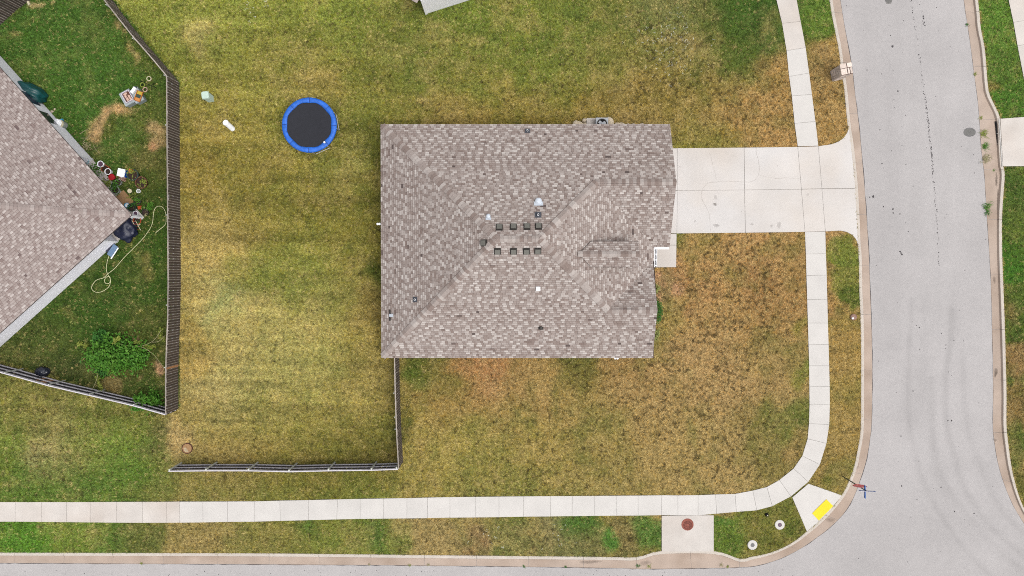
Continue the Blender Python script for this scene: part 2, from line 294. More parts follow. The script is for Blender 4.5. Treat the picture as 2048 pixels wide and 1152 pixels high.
A_E = [(1990,60,26,94,124,40),(2010,130,26,92,118,40),(1985,170,14,124,106,52),(2010,210,26,78,114,34),(2025,380,30,76,96,36),(2025,530,24,66,110,28),(2015,620,14,104,92,44),(2030,640,26,84,100,36),(2035,710,24,132,102,58),(2018,760,10,80,96,34),(2035,800,26,124,98,52),(2030,900,20,96,104,40),(2040,960,20,116,106,48),(2200,500,200,96,108,40)]
def rbf(px, py, A):
    A = np.array(A, float); cols = np.array([lin(a[3:6]) for a in A]); dry = np.clip((cols[:, 0]-cols[:, 1])*9, 0, 1)[:, None]; cols = cols*(1+dry*np.array([.24, .27, .34])); num = np.zeros(px.shape+(3,)); den = np.zeros(px.shape)
    for a, c in zip(A, cols):
        d2 = (px-a[0])**2+(py-a[1])**2
        wt = np.exp(-d2/(2*(a[2]*(.72 if a[2] > 24 else .55))**2))*(60/a[2])**.9+(2e-5/(1+d2/90000.) if a[2] > 24 else 0)
        num += wt[..., None]*c; den += wt
    return num/den[..., None]
Ri = np.array(ROT.transposed())
def topx(X, Y):      # ground point -> photo pixel
    d = np.stack([X, Y, np.full(X.shape, -H)], -1) @ Ri.T
    return 1024+F*d[..., 0]/-d[..., 2], 576-F*d[..., 1]/-d[..., 2]
CELL = .14
gx = np.arange(-41, 41, CELL); gy = np.arange(-24, 25, CELL); X, Y = np.meshgrid(gx, gy)
wx = X+(vnoise(X, Y, 1.1, 3)-.5)*1.5; wy = Y+(vnoise(X, Y, 1.1, 4)-.5)*1.5
pxg, pyg = topx(wx, wy)
inW = pip(X, Y, FENCE_W); inE = pip(X, Y, [(p.x, p.y) for p in lawnB])
cg = np.where(inW[..., None], rbf(pxg, pyg, A_W), np.where(inE[..., None], rbf(pxg, pyg, A_E), rbf(pxg, pyg, A_M)))
n1 = vnoise(X, Y, 2.3, 1)-.5; n2 = vnoise(X, Y, .75, 2)-.5; n3 = vnoise(X, Y, .33, 5)-.5
p0x, p0y = topx(X, Y)
yard = (~inW) & (~inE) & (p0x < 800) & (p0y < 935)
yl = np.clip(yard+((~inW) & (~inE) & (p0x < 1560) & (p0y < 300) & (p0y > 60))*.5, 0, 1)
stripe = yl*((vnoise(X*.07, Y, .3, 6)-.5)*.4+(vnoise(X*.05, Y, .62, 8)-.5)*.26+(vnoise(X*.12, Y, .16, 11)-.5)*.2)
green = np.array(lin((86, 108, 36))); brown = np.array(lin((166, 136, 82)))
mixg = np.clip((n1*.55+n2*.65+n3*.45), -.6, .6)*np.where(inW, .45, np.where(yard, .6, .9))
cg = cg*(1-np.abs(mixg)[..., None]*.8)+np.where(mixg[..., None] > 0, brown, green)*np.abs(mixg)[..., None]*.8
cg = np.clip(cg*(1+stripe+n3*.18+n2*.12)[..., None], .004, .6)
def grow(chain, d): return [(P(*o)+(P(*e)-P(*o)).normalized()*d).xy for o, e, h in chain]
def dense(pts): return [Vector((float(q[0]), float(q[1]))) for q in catmull([(p[0], p[1]) for p in pts], 6)]
LA = [Vector((-41, 26))]+dense(grow(kerbW, .085))+[Vector((-41, P(-300,1105).y))]; LB = dense(grow(kerbE, .085))+[Vector((41, P(2330,1165).y)), Vector((41, 26))]
keep = pip(X+CELL/2, Y+CELL/2, LA) | pip(X+CELL/2, Y+CELL/2, LB)
vid = np.arange(X.size).reshape(X.shape); kk = keep[:-1, :-1]
quads = np.stack([vid[:-1,:-1][kk], vid[:-1,1:][kk], vid[1:,1:][kk], vid[1:,:-1][kk]], -1)
used = np.unique(quads); remap = np.full(X.size, -1); remap[used] = np.arange(used.size)
def npmesh(name, V, Fq, material, cols=None):
    me = bpy.data.meshes.new(name); nv, nf, k = len(V), len(Fq), Fq.shape[1]
    me.vertices.add(nv); me.vertices.foreach_set('co', V.astype(np.float32).ravel())
    me.loops.add(nf*k); me.loops.foreach_set('vertex_index', Fq.astype(np.int32).ravel())
    me.polygons.add(nf); me.polygons.foreach_set('loop_start', np.arange(0, nf*k, k, dtype=np.int32))
    me.materials.append(material)
    if cols is not None:
        a = me.attributes.new('Col', 'FLOAT_COLOR', 'POINT'); a.data.foreach_set('color', np.concatenate([cols, np.ones((nv, 1))], 1).astype(np.float32).ravel())
    me.update(calc_edges=True); me.validate(); return me
Zg = (vnoise(X, Y, .3, 9)-.5)*.016-.036
GA = 1/K
me = npmesh('lawn', np.stack([X, Y, Zg], -1).reshape(-1, 3)[used], remap[quads], M['lawn'], (cg*GA*1.15).reshape(-1, 3)[used])
tag(link('lawn', me), kind='structure')
# ------------------------------------------------------------------ paving
def slabs(name, chain, m, gap=.014, z=.03, bedmat=None, skip=(), mats=None):
    pts = [(P(*a), P(*b)) for a, b in chain]
    bed = MB()
    for i in range(len(pts)-1):
        if i in skip: continue
        bed.prism([pts[i][0].xy, pts[i][1].xy, pts[i+1][1].xy, pts[i+1][0].xy], -.12, z-.022)
    root = tag(bed.build(name, bedmat or M['joint']), kind='structure')
    for i in range(len(pts)-1):
        if i in skip: continue
        a0, b0, a1, b1 = pts[i][0].xy, pts[i][1].xy, pts[i+1][0].xy, pts[i+1][1].xy
        PAVE.append([a0, b0, b1, a1])
        cx = (a0+b0+a1+b1)/4; q = []
        ua = (a1-a0).normalized()*gap/2; ub = (b1-b0).normalized()*gap/2
        zz = z+rnd.uniform(-.003, .003)
        loop = [a0+ua, b0+ub, b1-ub, a1-ua]
        MB().prism(loop, -.1, [zz+rnd.uniform(-.002, .002) for _ in range(4)]).build('slab', mats(i) if mats else m, root)
    return root
slabs('sidewalk', SW_E, M['conc_old'], mats=lambda i: M['conc_old'] if i < 3 else M['conc'])
slabs('sidewalk_corner', SW_E2, M['conc'], mats=lambda i: M['conc_old'] if i > 39 else M['conc'])
slabs('sidewalk_far', SW_NE, M['conc_old'])
def panels(name, polys, m, gap=.014, z=.03, zs=None):
    bed = MB(); root = None; out = []
    for k, pl in enumerate(polys):
        w3 = [P(x, y).xy for x, y in pl]; PAVE.append(w3); c = sum(w3, Vector((0, 0)))/len(w3)
        zz = zs[k] if zs and zs[k] else [z]*len(w3)
        bed.prism(w3, -.14, [q-.024 for q in zz])
        out.append(([c+(p-c)*(1-gap/(p-c).length*.9) for p in w3], zz))
    root = tag(bed.build(name, M['joint']), kind='structure')
    for k, (w3, zz) in enumerate(out): MB().prism(w3, -.12, zz).build('slab', m[k] if isinstance(m, list) else m, root)
    return root
D = M['conc_drive']
drive = panels('driveway', [
 [(1339,296.5),(1354.3,296.3),(1354.3,381),(1339,381)], [(1339,381),(1354.3,381),(1353.4,467),(1338,467)],
 [(1354.3,296.3),(1488,295.2),(1489,380),(1354.3,381)], [(1354.3,381),(1489,380),(1490.5,465.6),(1353.4,467)],
 [(1488,295.2),(1595.3,293.8),(1602.5,378.5),(1489,380)], [(1489,380),(1602.5,378.5),(1609.7,464),(1490.5,465.6)],
 [(1595.3,293.8),(1636.3,292.4),(1643.5,377.5),(1602.5,378.5)], [(1602.5,378.5),(1643.5,377.5),(1650.3,463),(1609.7,464)],
 [(1636.3,292.4),(1662,288.5),(1677,283),(1688,275),(1695,264),(1697.6,256),(1703,294),(1709.6,363),(1711,377.2),(1643.5,377.5)],
 [(1643.5,377.5),(1711,377.2),(1714.2,440),(1716,488),(1712,478),(1705,470),(1693,464),(1680,461.5),(1650.3,463)]],
 D, zs=[None]*8+[[.03,.02,.012,.005,0,-.008,-.014,-.014,-.014,.03],[.03,-.014,-.014,-.014,-.008,0,.008,.018,.03]])
panels('front_walk', [[(1318,467.8),(1353.2,467.6),(1353,490),(1318,490)], [(1306,490.4),(1353,490.3),(1352.4,534.6),(1290,534.8)], [(1290,490.4),(1306,490.4),(1290,534.8)]], M['conc_drive'])
panels('inlet_apron', [[(1323,1031.2),(1427.5,1030),(1427.5,1103),(1323,1103)]], M['conc_old'])
panels('kerb_ramp', [[(1616.5,967),(1684,990.5),(1661,1020),(1634,1047),(1613.5,1063),(1584,994.5)]], M['conc'], zs=[[.03,.01,-.012,-.012,.01,.03]])
inlet = panels('storm_apron', [[(2000,237.5),(2060,233),(2120,232),(2120,332),(2060,332.5),(2005,333)]], M['conc_old'], zs=[[.04]*6])
def crack(root, pts, m=None, wd=.012, z=.0345, name='crack'):
    q = catmull([P(x, y, z) for x, y in pts], 6); b = MB(); vs = []
    for i, p in enumerate(q):
        t = q[min(i+1, len(q)-1)]-q[max(i-1, 0)]; nrm = np.array([-t[1], t[0], 0]); nrm = nrm/np.linalg.norm(nrm)
        ww = wd*rnd.uniform(.4, 1.1); o = nrm*rnd.uniform(-.02, .02)
        vs += [p+nrm*ww/2+o, p-nrm*ww/2+o]
    b.add(vs, [(2*i, 2*i+1, 2*i+3, 2*i+2) for i in range(len(q)-1)]); return b.build(name, m or M['crack'], root)
M['crack'] = mat('hairline_crack', C(172, 163, 155), .9, .2, 9)
Z7 = lambda l: [(1320+x/3.9725, 270+y/3.9725) for x, y in l]
crack(drive, Z7([(765,105),(768,150),(785,210),(790,290),(775,330),(740,365),(680,375),(520,368),(400,380),(365,395),(335,440),(330,500),(360,560),(390,630),(400,760)]))
crack(drive, Z7([(790,318),(850,335),(930,345),(1000,341),(1110,345)]), wd=.01)
crack(drive, Z7([(395,140),(415,220),(435,290),(445,360)]), wd=.007)
def decal_mat(name, col):
    m = mat(name, col, .9, .15, 6); n = m.node_tree.nodes; L = m.node_tree.links
    a = n.new('ShaderNodeAttribute'); a.attribute_name = 'Col'; tn = n.new('ShaderNodeTexNoise'); tn.inputs['Scale'].default_value = 14
    g = n.new('ShaderNodeNewGeometry'); L.new(g.outputs['Position'], tn.inputs['Vector'])
    mu = n.new('ShaderNodeMath'); mu.operation = 'MULTIPLY'; L.new(a.outputs['Fac'], mu.inputs[0]); L.new(tn.outputs[0], mu.inputs[1])
    L.new(mu.outputs[0], n['Principled BSDF'].inputs['Alpha']); return m
M['oil'] = decal_mat('oil_stain', C(120, 110, 104)); M['soot'] = decal_mat('gutter_dirt', C(90, 78, 70))
def stain(root, px, py, rx, ry=None, z=.0345, s=1., m='oil', rz=0):
    c = P(px, py, z); sc_ = .0305; ry = ry or rx; n = 14; vs = [c]; al = [s]; ph = rnd.random()*6
    for ring, (k, a) in enumerate(((.55, s*.85), (1, 0))):
        for i in range(n):
            an = 2*math.pi*i/n; r = k*(1+.18*math.sin(2*an+ph)+.12*math.sin(3*an+2*ph)); x, y = rx*sc_*r*math.cos(an), ry*sc_*r*math.sin(an)
            vs.append(c+Vector((x*math.cos(rz)-y*math.sin(rz), x*math.sin(rz)+y*math.cos(rz), 0))); al.append(a)
    b = MB().add(vs, [(0, 1+i, 1+(i+1) % n) for i in range(n)]+[(1+i, 1+n+i, 1+n+(i+1) % n, 1+(i+1) % n) for i in range(n)])
    me = b.mesh('stain', M[m]); at = me.attributes.new('Col', 'FLOAT_COLOR', 'POINT'); at.data.foreach_set('color', [v for a in al for v in (a, a, a, 1)])
    return link('stain', me, root)
for x, y, rx, ry, s in ((1430,408.5,3.6,3.4,1.9),(1431,395,4.6,4,.7),(1433,451,7,3.4,1.1),(1503.5,448.5,3,3,.9),(1543,451.5,3,3,.9),(1558,450,5,6,.9),(1390,442,2,2.4,.9),(1360.5,334,1.2,1.2,1.2),(1555.5,332,1.5,1.5,.6),(1616,389,3,3,.5),(1483,423,1.2,1.2,1.2)):
    stain(drive, x, y, rx*1.15, ry*1.15, s=s*.4)
# road
road_b = []
RX = np.arange(19, 42, .16); RY = np.arange(-24, 25, .16)
def roadsheet(x0, x1, y0, y1, st=.16):
    a = np.arange(x0, x1, st); b = np.arange(y0, y1, st); return np.meshgrid(a, b)
TR = [([(1826,600),(1819,738),(1821,850),(1832,903),(1845,957),(1875,1016),(1928,1096),(1990,1160)], .16, .065), ([(1905,620),(1903,685),(1894,754),(1896,850),(1912,917),(1928,970),(1968,1037),(2022,1091),(2100,1150)], .2, .085),
 ([(1926,700),(1936,850),(1955,909),(1981,978),(2008,1024),(2048,1064),(2120,1110)], .18, .06), ([(1866,760),(1874,917),(1917,1005),(1998,1099),(2060,1150)], .22, .06), ([(1850,600),(1856,800),(1870,920),(1900,1010),(1960,1090)], .3, .03)]
RQ, RV, RWr = [], [], []; off = 0
E0 = P(1640, 0).x
YS = P(0,1100).y
for (x0, x1, y0, y1) in ((-41.5, 41.5, -24.5, 25.5),):
    a, b = roadsheet(x0, x1, y0, y1); rx, ry = topx(a, b); wv = np.ones(a.shape)
    for pts, sg, amt in TR:
        q = np.array([[p.x, p.y] for p in [P(*t) for t in [tuple(u) for u in catmull(pts, 8)]]])
        d = np.full(a.shape, 1e9)
        for i in range(len(q)-1):
            s_, e_ = q[i], q[i+1]; dv = e_-s_; t = np.clip(((a-s_[0])*dv[0]+(b-s_[1])*dv[1])/(dv @ dv), 0, 1)
            d = np.minimum(d, np.hypot(a-s_[0]-t*dv[0], b-s_[1]-t*dv[1]))
        wv -= amt*np.exp(-(d/sg)**2)*(.6+.8*vnoise(a, b, .9, 12))*1.4
    east = rx > 1690
    lane = (vnoise(a, b*.08, .5, 14)-.5)*.05*(ry < 1000)+(vnoise(a, b, 2.5, 15)-.5)*.06+(vnoise(a, b, .5, 16)-.5)*.03
    wv += lane
    wv -= .05*np.exp(-((rx-1790)/60.)**2)*(ry < 700)
    wv -= .07*np.clip((ry-950)/200., 0, 1)*np.clip(1-np.abs(rx-1790)/160., 0, 1)
    k = np.arange(a.size).reshape(a.shape)+off
    kp = ~pip(a, b, LA)[:-1, :-1]; RQ.append(np.stack([k[:-1,:-1], k[:-1,1:], k[1:,1:], k[1:,:-1]], -1)[kp]); RV.append(np.stack([a, b, np.full(a.shape, -.14)], -1).reshape(-1, 3)); RWr.append(wv.ravel()); off += a.size
RV = np.concatenate(RV); RV[:, 2] += 0; me = npmesh('road', RV, np.concatenate(RQ), M['asphalt'])
at = me.attributes.new('wear', 'FLOAT', 'POINT'); at.data.foreach_set('value', np.concatenate(RWr).astype(np.float32))
road = tag(link('road', me), kind='structure')
# kerbs with gutters, cut into poured segments
def kerb(name, chain, seam=True):
    o3 = [tuple(P(*o, .012)) + (h,) for o, e, h in chain]; e3 = [tuple(P(*e, -.13)) for o, e, h in chain]
    ns = [max(2, int((Vector(o3[i][:3])-Vector(o3[i+1][:3])).length/.35)) for i in range(len(o3)-1)]
    O = catmull(o3, ns); E = catmull(e3, ns)
    root = bpy.data.objects.new(name, None); COL.objects.link(root); tag(root, kind='structure')
    rows = []
    for o, e in zip(O, E):
        h = min(1, max(0, o[3])); top = .014*h-.018*(1-h); ov = Vector(o[:2]); ev = Vector(e[:2]); u = (ev-ov).normalized()
        i_ = ov+u*.17; b_ = ov+u*(.17+.05*h)
        rows.append([(*(ov-u*.02), -.3), (*ov-u*.02, top-.01), (*(ov+u*.012), top), (*(i_-u*.015), top), (*i_, top-.02), (*b_, -.112), (*ev, -.128), (*ev, -.3)])
    segs, cur, L_ = [], [0], 0
    for i in range(1, len(rows)):
        cur.append(i); L_ += (Vector(O[i][:2])-Vector(O[i-1][:2])).length
        if L_ > 3.0: segs.append(cur); cur = [i]; L_ = 0
    if len(cur) > 1: segs.append(cur)
    for sg in segs:
        b = MB(); rr = [list(map(Vector, rows[i])) for i in sg]
        for end, nx in ((0, 1), (-1, -2)):
            dv = (rr[nx][0]-rr[end][0]).normalized()*.008
            for j in range(8): rr[end][j] = rr[end][j]+dv
        n = 8; vs = [p for r in rr for p in r]
        for j in range(7):
            b.add(vs if j == 0 else [], [])
        fs = lambda js: [(i*n+j, (i+1)*n+j, (i+1)*n+j+1, i*n+j+1) for i in range(len(rr)-1) for j in js]
        o = 0
        for f in fs((0, 1, 2, 3)): b.f.append(f); b.m.append(0); b.a.append(0)
        for f in fs((4, 5, 6)): b.f.append(f); b.m.append(1); b.a.append(0)
        for f in (tuple(range(n)), tuple((len(rr)-1)*n+j for j in range(n-1, -1, -1))): b.f.append(f); b.m.append(1); b.a.append(0)
        me = b.mesh('kerb_segment', [M['kerb'], M['gutter']])
        import bmesh as bmm
        q = bmm.new(); q.from_mesh(me); bmm.ops.recalc_face_normals(q, faces=q.faces); q.to_mesh(me); q.free()
        link('kerb_segment', me, root)
    b = MB(); vs = []
    for i, r in enumerate(rows):
        e = Vector(r[6]); u = (Vector(r[6])-Vector(r[5])); u.z = 0; u.normalize(); ww = rnd.uniform(.012, .05) if seam else rnd.uniform(.0, .02)
        vs += [e-u*.004+Vector((0, 0, -.004)), e+u*ww+Vector((0, 0, -.007))]
    b.add(vs, [(2*i, 2*i+1, 2*i+3, 2*i+2) for i in range(len(rows)-1)]); b.build('tar_seam', M['tar'], road)
    return root
kW = kerb('kerb', kerbW); kE = kerb('kerb_far', kerbE, False)
for x, y, rx, ry, s in ((1992,745,4,12,.8),(1989,560,3,9,.5),(1990,880,5,4,.5),(1180,1124,25,4,.5),(1715,930,4,10,.3),(1996,400,2.5,30,.9),(1996,480,2,30,.7),(1993,360,3,14,.8),(1660,1040,12,5,.4),(1290,1126,12,6,.35)):
    stain(kW if x < 1800 else kE, x, y, rx, ry, z=-.105, s=s, m='soot')
# tar-filled crack, specks and pebbles on the road: nobody could count them
b = MB()
def blob(px, py, r, z=-.1355):
    c = P(px, py, z); n = 7; ph = rnd.random()*6; el = rnd.uniform(.6, 1.5)
    b.add([c]+[c+Vector((math.cos(2*math.pi*i/n+ph)*r*rnd.uniform(.7, 1.2), math.sin(2*math.pi*i/n+ph)*r*el*rnd.uniform(.7, 1.2), -.002)) for i in range(n)], [(0, 1+i, 1+(i+1) % n) for i in range(n)])
line = [(1821,0),(1824,20),(1830.6,56),(1839,111),(1844,150),(1848,180),(1852.8,211),(1856,240),(1858,267),(1862,300),(1864,318),(1868,371),(1872,415.6),(1875,468),(1877.8,510),(1876,530)]
q = catmull(line, 24)
dens = lambda y: .25 if y < 200 else (.8 if y < 330 else (.75 if y < 480 else .3))
for p in q:
    if rnd.random() < dens(p[1]):
        for _ in range(rnd.choice((1, 1, 2))): blob(p[0]+rnd.gauss(0, 1.1), p[1]+rnd.gauss(0, 1.5), rnd.uniform(.012, .034))
for x, y, r in ((1839,9,.03),(1844.5,22,.04),(1846.5,33,.07),(1847,37,.07),(1845,42,.06),(1848.5,45,.06),(1846.5,48,.06),(1850,51,.06),(1784.5,93,.09),(1786,92,.06),(1781,71,.04),(1778,51,.03),(1796,182,.06),(1759.7,259.8,.06),(1804,291,.04),(1808,292,.04),(1767,336,.04),(1764,327,.05),(1739.5,394.5,.05),(1746.5,393,.09),(1786,418,.07),(1786.5,426,.08),(1800,428,.05),(1767,413,.05),(1812,329,.05),(1816.7,463,.04),(1890,436,.04),(1802,872,.05),(1803,972,.05),(1882,975,.05),(1834,999,.05),(1909,1023,.05),(1948,1027,.06),(1954,1032,.04),(1833,651,.04),(1838.6,655,.05),(1892,690,.04),(1891,697,.04),(1908,681,.05),(1927,682,.05),(1897,744,.05),(1896,841,.06),(1903,841,.06),(1826,782,.05),(1798,743,.03),(1734,140,.04),(1916,398,.04),(1957,326,.04)): blob(x, y, r*.75)
for _ in range(130): blob(rnd.uniform(1690, 2040), rnd.uniform(0, 1150), rnd.uniform(.012, .028))
for _ in range(80): blob(rnd.uniform(0, 1600), rnd.uniform(1138, 1152), rnd.uniform(.012, .028))
for t in ((1800,503),(1802,506),(1804,509)): blob(*t, .06)
tag(b.build('tar_flecks', M['tar']), 'dark tar flecks and filled crack running along the grey road', 'tar', kind='stuff')
# ------------------------------------------------------------------ roofs
def shingle_plane(acc, O, a, s, poly, m_out, expo=.132, tone=0., cand=None):
    """O origin on the eave, a unit vector along the eave, s unit vector up the slope, poly in (t, q)."""
    nrm = a.cross(s).normalized()
    if nrm.z < 0: nrm = -nrm
    qs = [p[1] for p in poly]; q0, q1 = min(qs), max(qs); k = len(poly)
    def span(q):
        xs = []
        for i in range(k):
            (x1, y1), (x2, y2) = poly[i], poly[(i+1) % k]
            if (y1 > q) != (y2 > q): xs.append(x1+(q-y1)*(x2-x1)/(y2-y1))
        return (min(xs), max(xs)) if len(xs) >= 2 else None
    r = 0; q = q0
    while q < q1-.01:
        qa, qb = q+.0005, min(q+expo, q1-.0005); A, B = span(qa), span(qb)
        if A and B:
            lo, hi = min(A[0], B[0]), max(A[1], B[1]); r += 1; kq = (r*5+rnd.choice((0, 0, 1))) % 7; t = lo-((r*.163) % .45)-rnd.uniform(0, .05)
            while t < hi:
                kq = (kq+1) % 7; wd = (.27, .15, .2, .24, .14, .3, .18)[kq]*rnd.uniform(.85, 1.15); t2 = t+wd; g = .006
                c = [max(t+g, A[0]), min(t2-g, A[1]), min(t2-g, B[1]), max(t+g, B[0])]
                full = c[0] == t+g and c[3] == t+g and c[1] == t2-g and c[2] == t2-g
                t = t2
                if c[1]-c[0] < .004 and c[2]-c[3] < .004: continue
                if c[1] < c[0]: c[0] = c[1] = (c[0]+c[1])/2
                if c[2] < c[3]: c[2] = c[3] = (c[2]+c[3])/2
                u = rnd.random()
                tn = min(1, max(.06, (rnd.gauss((.84, .46, .56, .86, .34, .6, .4)[kq], .08) if u < .8 else rnd.gauss(.55, .2))+tone))
                if u > .997: tn = .02
                h = .011 if kq in (1, 4, 6) else .018
                pt = lambda tt, qq, z: O+a*tt+s*qq+nrm*z
                vs = [pt(c[0], qa, h), pt(c[1], qa, h), pt(c[2], qb+.02, .004), pt(c[3], qb+.02, .004), pt(c[0], qa, 0), pt(c[1], qa, 0), pt(c[2], qb, 0), pt(c[3], qb, 0)]
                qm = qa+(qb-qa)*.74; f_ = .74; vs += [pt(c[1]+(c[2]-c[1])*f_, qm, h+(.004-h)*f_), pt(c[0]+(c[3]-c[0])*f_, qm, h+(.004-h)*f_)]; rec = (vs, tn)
                if cand is not None and full and qb-qa > expo*.99: cand.append(rec)
                else: acc.append(rec)
        q += expo
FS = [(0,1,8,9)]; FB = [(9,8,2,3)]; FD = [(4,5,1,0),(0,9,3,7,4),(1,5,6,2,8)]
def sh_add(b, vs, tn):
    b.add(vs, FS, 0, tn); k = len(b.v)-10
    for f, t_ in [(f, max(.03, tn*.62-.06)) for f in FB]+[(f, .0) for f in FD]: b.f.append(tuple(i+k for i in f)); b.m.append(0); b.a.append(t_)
    return b
def finish_shingles(roof, acc, cand, m, n=300, center=None, label=None):
    cand.sort(key=lambda r: (Vector(r[0][0])-center).length)
    for vs, tn in cand[:n]:
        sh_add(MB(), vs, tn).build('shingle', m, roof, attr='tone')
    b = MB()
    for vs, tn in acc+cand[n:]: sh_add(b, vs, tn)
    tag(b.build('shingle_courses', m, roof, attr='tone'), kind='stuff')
def caps(roof, A, B, d1, d2, m, expo=.2, wd=.21):
    """ridge cap shingles from A up to B; d1, d2 run down each slope."""
    L = (B-A).length; u = (B-A).normalized(); n = max(1, int(L/expo)); e = L/n; up = -(d1+d2).normalized()
    if up.z < 0: up = -up
    protos = []
    for tn in (.24, .38, .5, .6, .7, .82):
        vs = []
        for (t, lift) in ((0, .055), (e*1.25, .03)):
            for d, ww in ((d1, wd), (None, 0), (d2, wd)):
                vs.append(u*t+(d*ww if d else Vector())+up*(lift+(.012 if d is None else 0)))
        vs += [v-up*.03 for v in vs[:3]]; vs += [v-up*.05 for v in (vs[0], vs[3], vs[2], vs[5])]
        protos.append(MB().add(vs, [(0,1,4,3),(1,2,5,4),(6,7,1,0),(7,8,2,1),(0,3,10,9),(2,11,12,5)], 0, tn).mesh('ridge_cap', m, attr='tone'))
    for i in range(n):
        o = link('ridge_cap', rnd.choice(protos), roof, A+u*e*i+up*.008)
he = 2.75; p = .55; ROOFM = M['shingle']
xw = P(762.3, 482, he).x; yn = P(1050, 248.8, he).y; ys = P(1030, 715.5, he).y; ym = (yn+ys)/2; half = (yn-ys)/2
xe = P(1308, 515, he).x; xgN = P(1340, 249, he).x; xgS = P(1305, 713, he).x; yge = P(1320, 494, he).y; ygn = (yn+yge)/2
ygs = P(1260, 618, he).y; ys2 = 2*ygs-ys; xr0 = xw+half; xr1 = xe-half; hN = yn-ygn; hS = ygs-ys; xA = xe-hN; xB = xe-hS
zr = he+p*half; cosp = 1/math.hypot(1, p)
V3 = lambda x, y, z: Vector((x, y, z))
house = thing('house', (0, ym, 0), 'large single storey house with grey brown shingled hip roof in the centre', 'house')
zN = lambda x, y: he+p*(yn-y); zS = lambda x, y: he+p*(y-ys); zW = lambda x, y: he+p*(x-xw); zE = lambda x, y: he+p*(xe-x)
zG = lambda x, y: he+p*(y-yge); zH = lambda x, y: he+p*(ys2-y)
planes = [
 (zN, [(xw,yn),(xgN,yn),(xgN,ygn),(xA,ygn),(xr1,ym),(xr0,ym)], V3(xw,yn,he), V3(1,0,0), V3(0,-1,p), lambda x, y: (x-xw, (yn-y)/cosp)),
 (zS, [(xw,ys),(xgS,ys),(xgS,ygs),(xB,ygs),(xr1,ym),(xr0,ym)], V3(xw,ys,he), V3(1,0,0), V3(0,1,p), lambda x, y: (x-xw, (y-ys)/cosp)),
 (zW, [(xw,ys),(xw,yn),(xr0,ym)], V3(xw,ys,he), V3(0,1,0), V3(1,0,p), lambda x, y: (y-ys, (x-xw)/cosp)),
 (zE, [(xr1,ym),(xA,ygn),(xe,yge),(xe,ys2),(xB,ygs)], V3(xe,ys,he), V3(0,1,0), V3(-1,0,p), lambda x, y: (y-ys, (xe-x)/cosp)),
 (zG, [(xA,ygn),(xgN,ygn),(xgN,yge),(xe,yge)], V3(xe-9,yge,he), V3(1,0,0), V3(0,1,p), lambda x, y: (x-xe+9, (y-yge)/cosp)),
 (zH, [(xB,ygs),(xgS,ygs),(xgS,ys2),(xe,ys2)], V3(xe-9,ys2,he), V3(1,0,0), V3(0,-1,p), lambda x, y: (x-xe+9, (ys2-y)/cosp))]
deck = MB()
for zf, pl, *_ in planes: deck.add([(x, y, zf(x, y)) for x, y in pl], [tuple(range(len(pl)))])
eave = [(xw,yn),(xgN,yn),(xgN,yge),(xe,yge),(xe,ys2),(xgS,ys2),(xgS,ys),(xw,ys)]
soff = [(xw,yn),(xgN,yn),(xgN,yge),(xe,yge),(xe,ys),(xw,ys)]
deck.prism(soff, he-.13, he-.012)
roof = deck.build('roof', M['deck'], house)
acc, cand = [], []
for zf, pl, O, a, s, f in planes: shingle_plane(acc, O, a, s.normalized(), [f(x, y) for x, y in pl], None, cand=cand)
# gable dormer over the porch
zd = he+3.0
for _ in range(6): zd = zE(P(1158, 508, zd).x, 0)+.13
xd0 = P(1158, 508, zd).x; yd = P(1218, 508, zd).y; hw = abs(P(1230, 484, zd).y-P(1230, 534, zd).y)/2; xd1 = P(1279, 508, zd).x; zde = zd-p*hw
for sg in (1, -1):
    O = V3(xd0, yd+sg*hw, zde); s = V3(0, -sg, p).normalized(); ln = xd1-xd0
    shingle_plane(acc, O, V3(1,0,0), s, [(hw, 0), (ln, 0), (ln, hw/cosp), (0, hw/cosp)], None, cand=cand)
    deck2 = [(xd0+hw, yd+sg*hw, zde), (xd1, yd+sg*hw, zde), (xd1, yd, zd), (xd0, yd, zd)]
    MB().add(deck2, [(0,1,2,3)]).build('dormer_deck', M['deck'], roof)
for sg in (1, -1):
    ya, yb = yd+sg*(hw-.12), yd+sg*(hw+.012); xs0 = xd0+hw+.05
    MB().add([(xs0, ya, zE(xs0, 0)-.1), (xd1-.12, ya, zE(xd1-.12, 0)-.1), (xd1-.12, ya, zde+.05), (xs0, ya, zde+.05)], [(0,1,2,3)]).build('dormer_cheek', M['deck'], roof)
    MB().box(((xs0+xd1)/2, yb, zde-.05), (xd1-xs0, .03, .12)).build('dormer_fascia', M['deck'], roof)
fx = xd1-.12
MB().add([(fx, yd-hw+.1, zE(fx, 0)-.1), (fx, yd+hw-.1, zE(fx, 0)-.1), (fx, yd+hw-.1, zde+.04), (fx, yd, zd-.02), (fx, yd-hw+.1, zde+.04)], [(0,1,2,3,4)]).build('dormer_face', M['white'], roof)
for sg in (1, -1):
    MB().add([(xd1, yd+sg*hw, zde-.1), (xd1, yd, zd-.1), (xd1, yd, zd+.005), (xd1, yd+sg*hw, zde+.005), (xd1-.03, yd+sg*hw, zde-.1), (xd1-.03, yd, zd-.1), (xd1-.03, yd, zd+.005), (xd1-.03, yd+sg*hw, zde+.005)], [(0,1,2,3),(7,6,5,4),(0,3,7,4),(3,2,6,7)]).build('rake_board', M['siding'], roof)
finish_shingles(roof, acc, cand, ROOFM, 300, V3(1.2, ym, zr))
dn = {'N': V3(0,1,-p).normalized(), 'S': V3(0,-1,-p).normalized(), 'W': V3(-1,0,-p).normalized(), 'E': V3(1,0,-p).normalized()}
R0, R1 = V3(xr0, ym, zr), V3(xr1, ym, zr)
def hipd(u, slope):     # unit vector in slope, perpendicular to the hip line
    d = slope-u*slope.dot(u); return d.normalized()
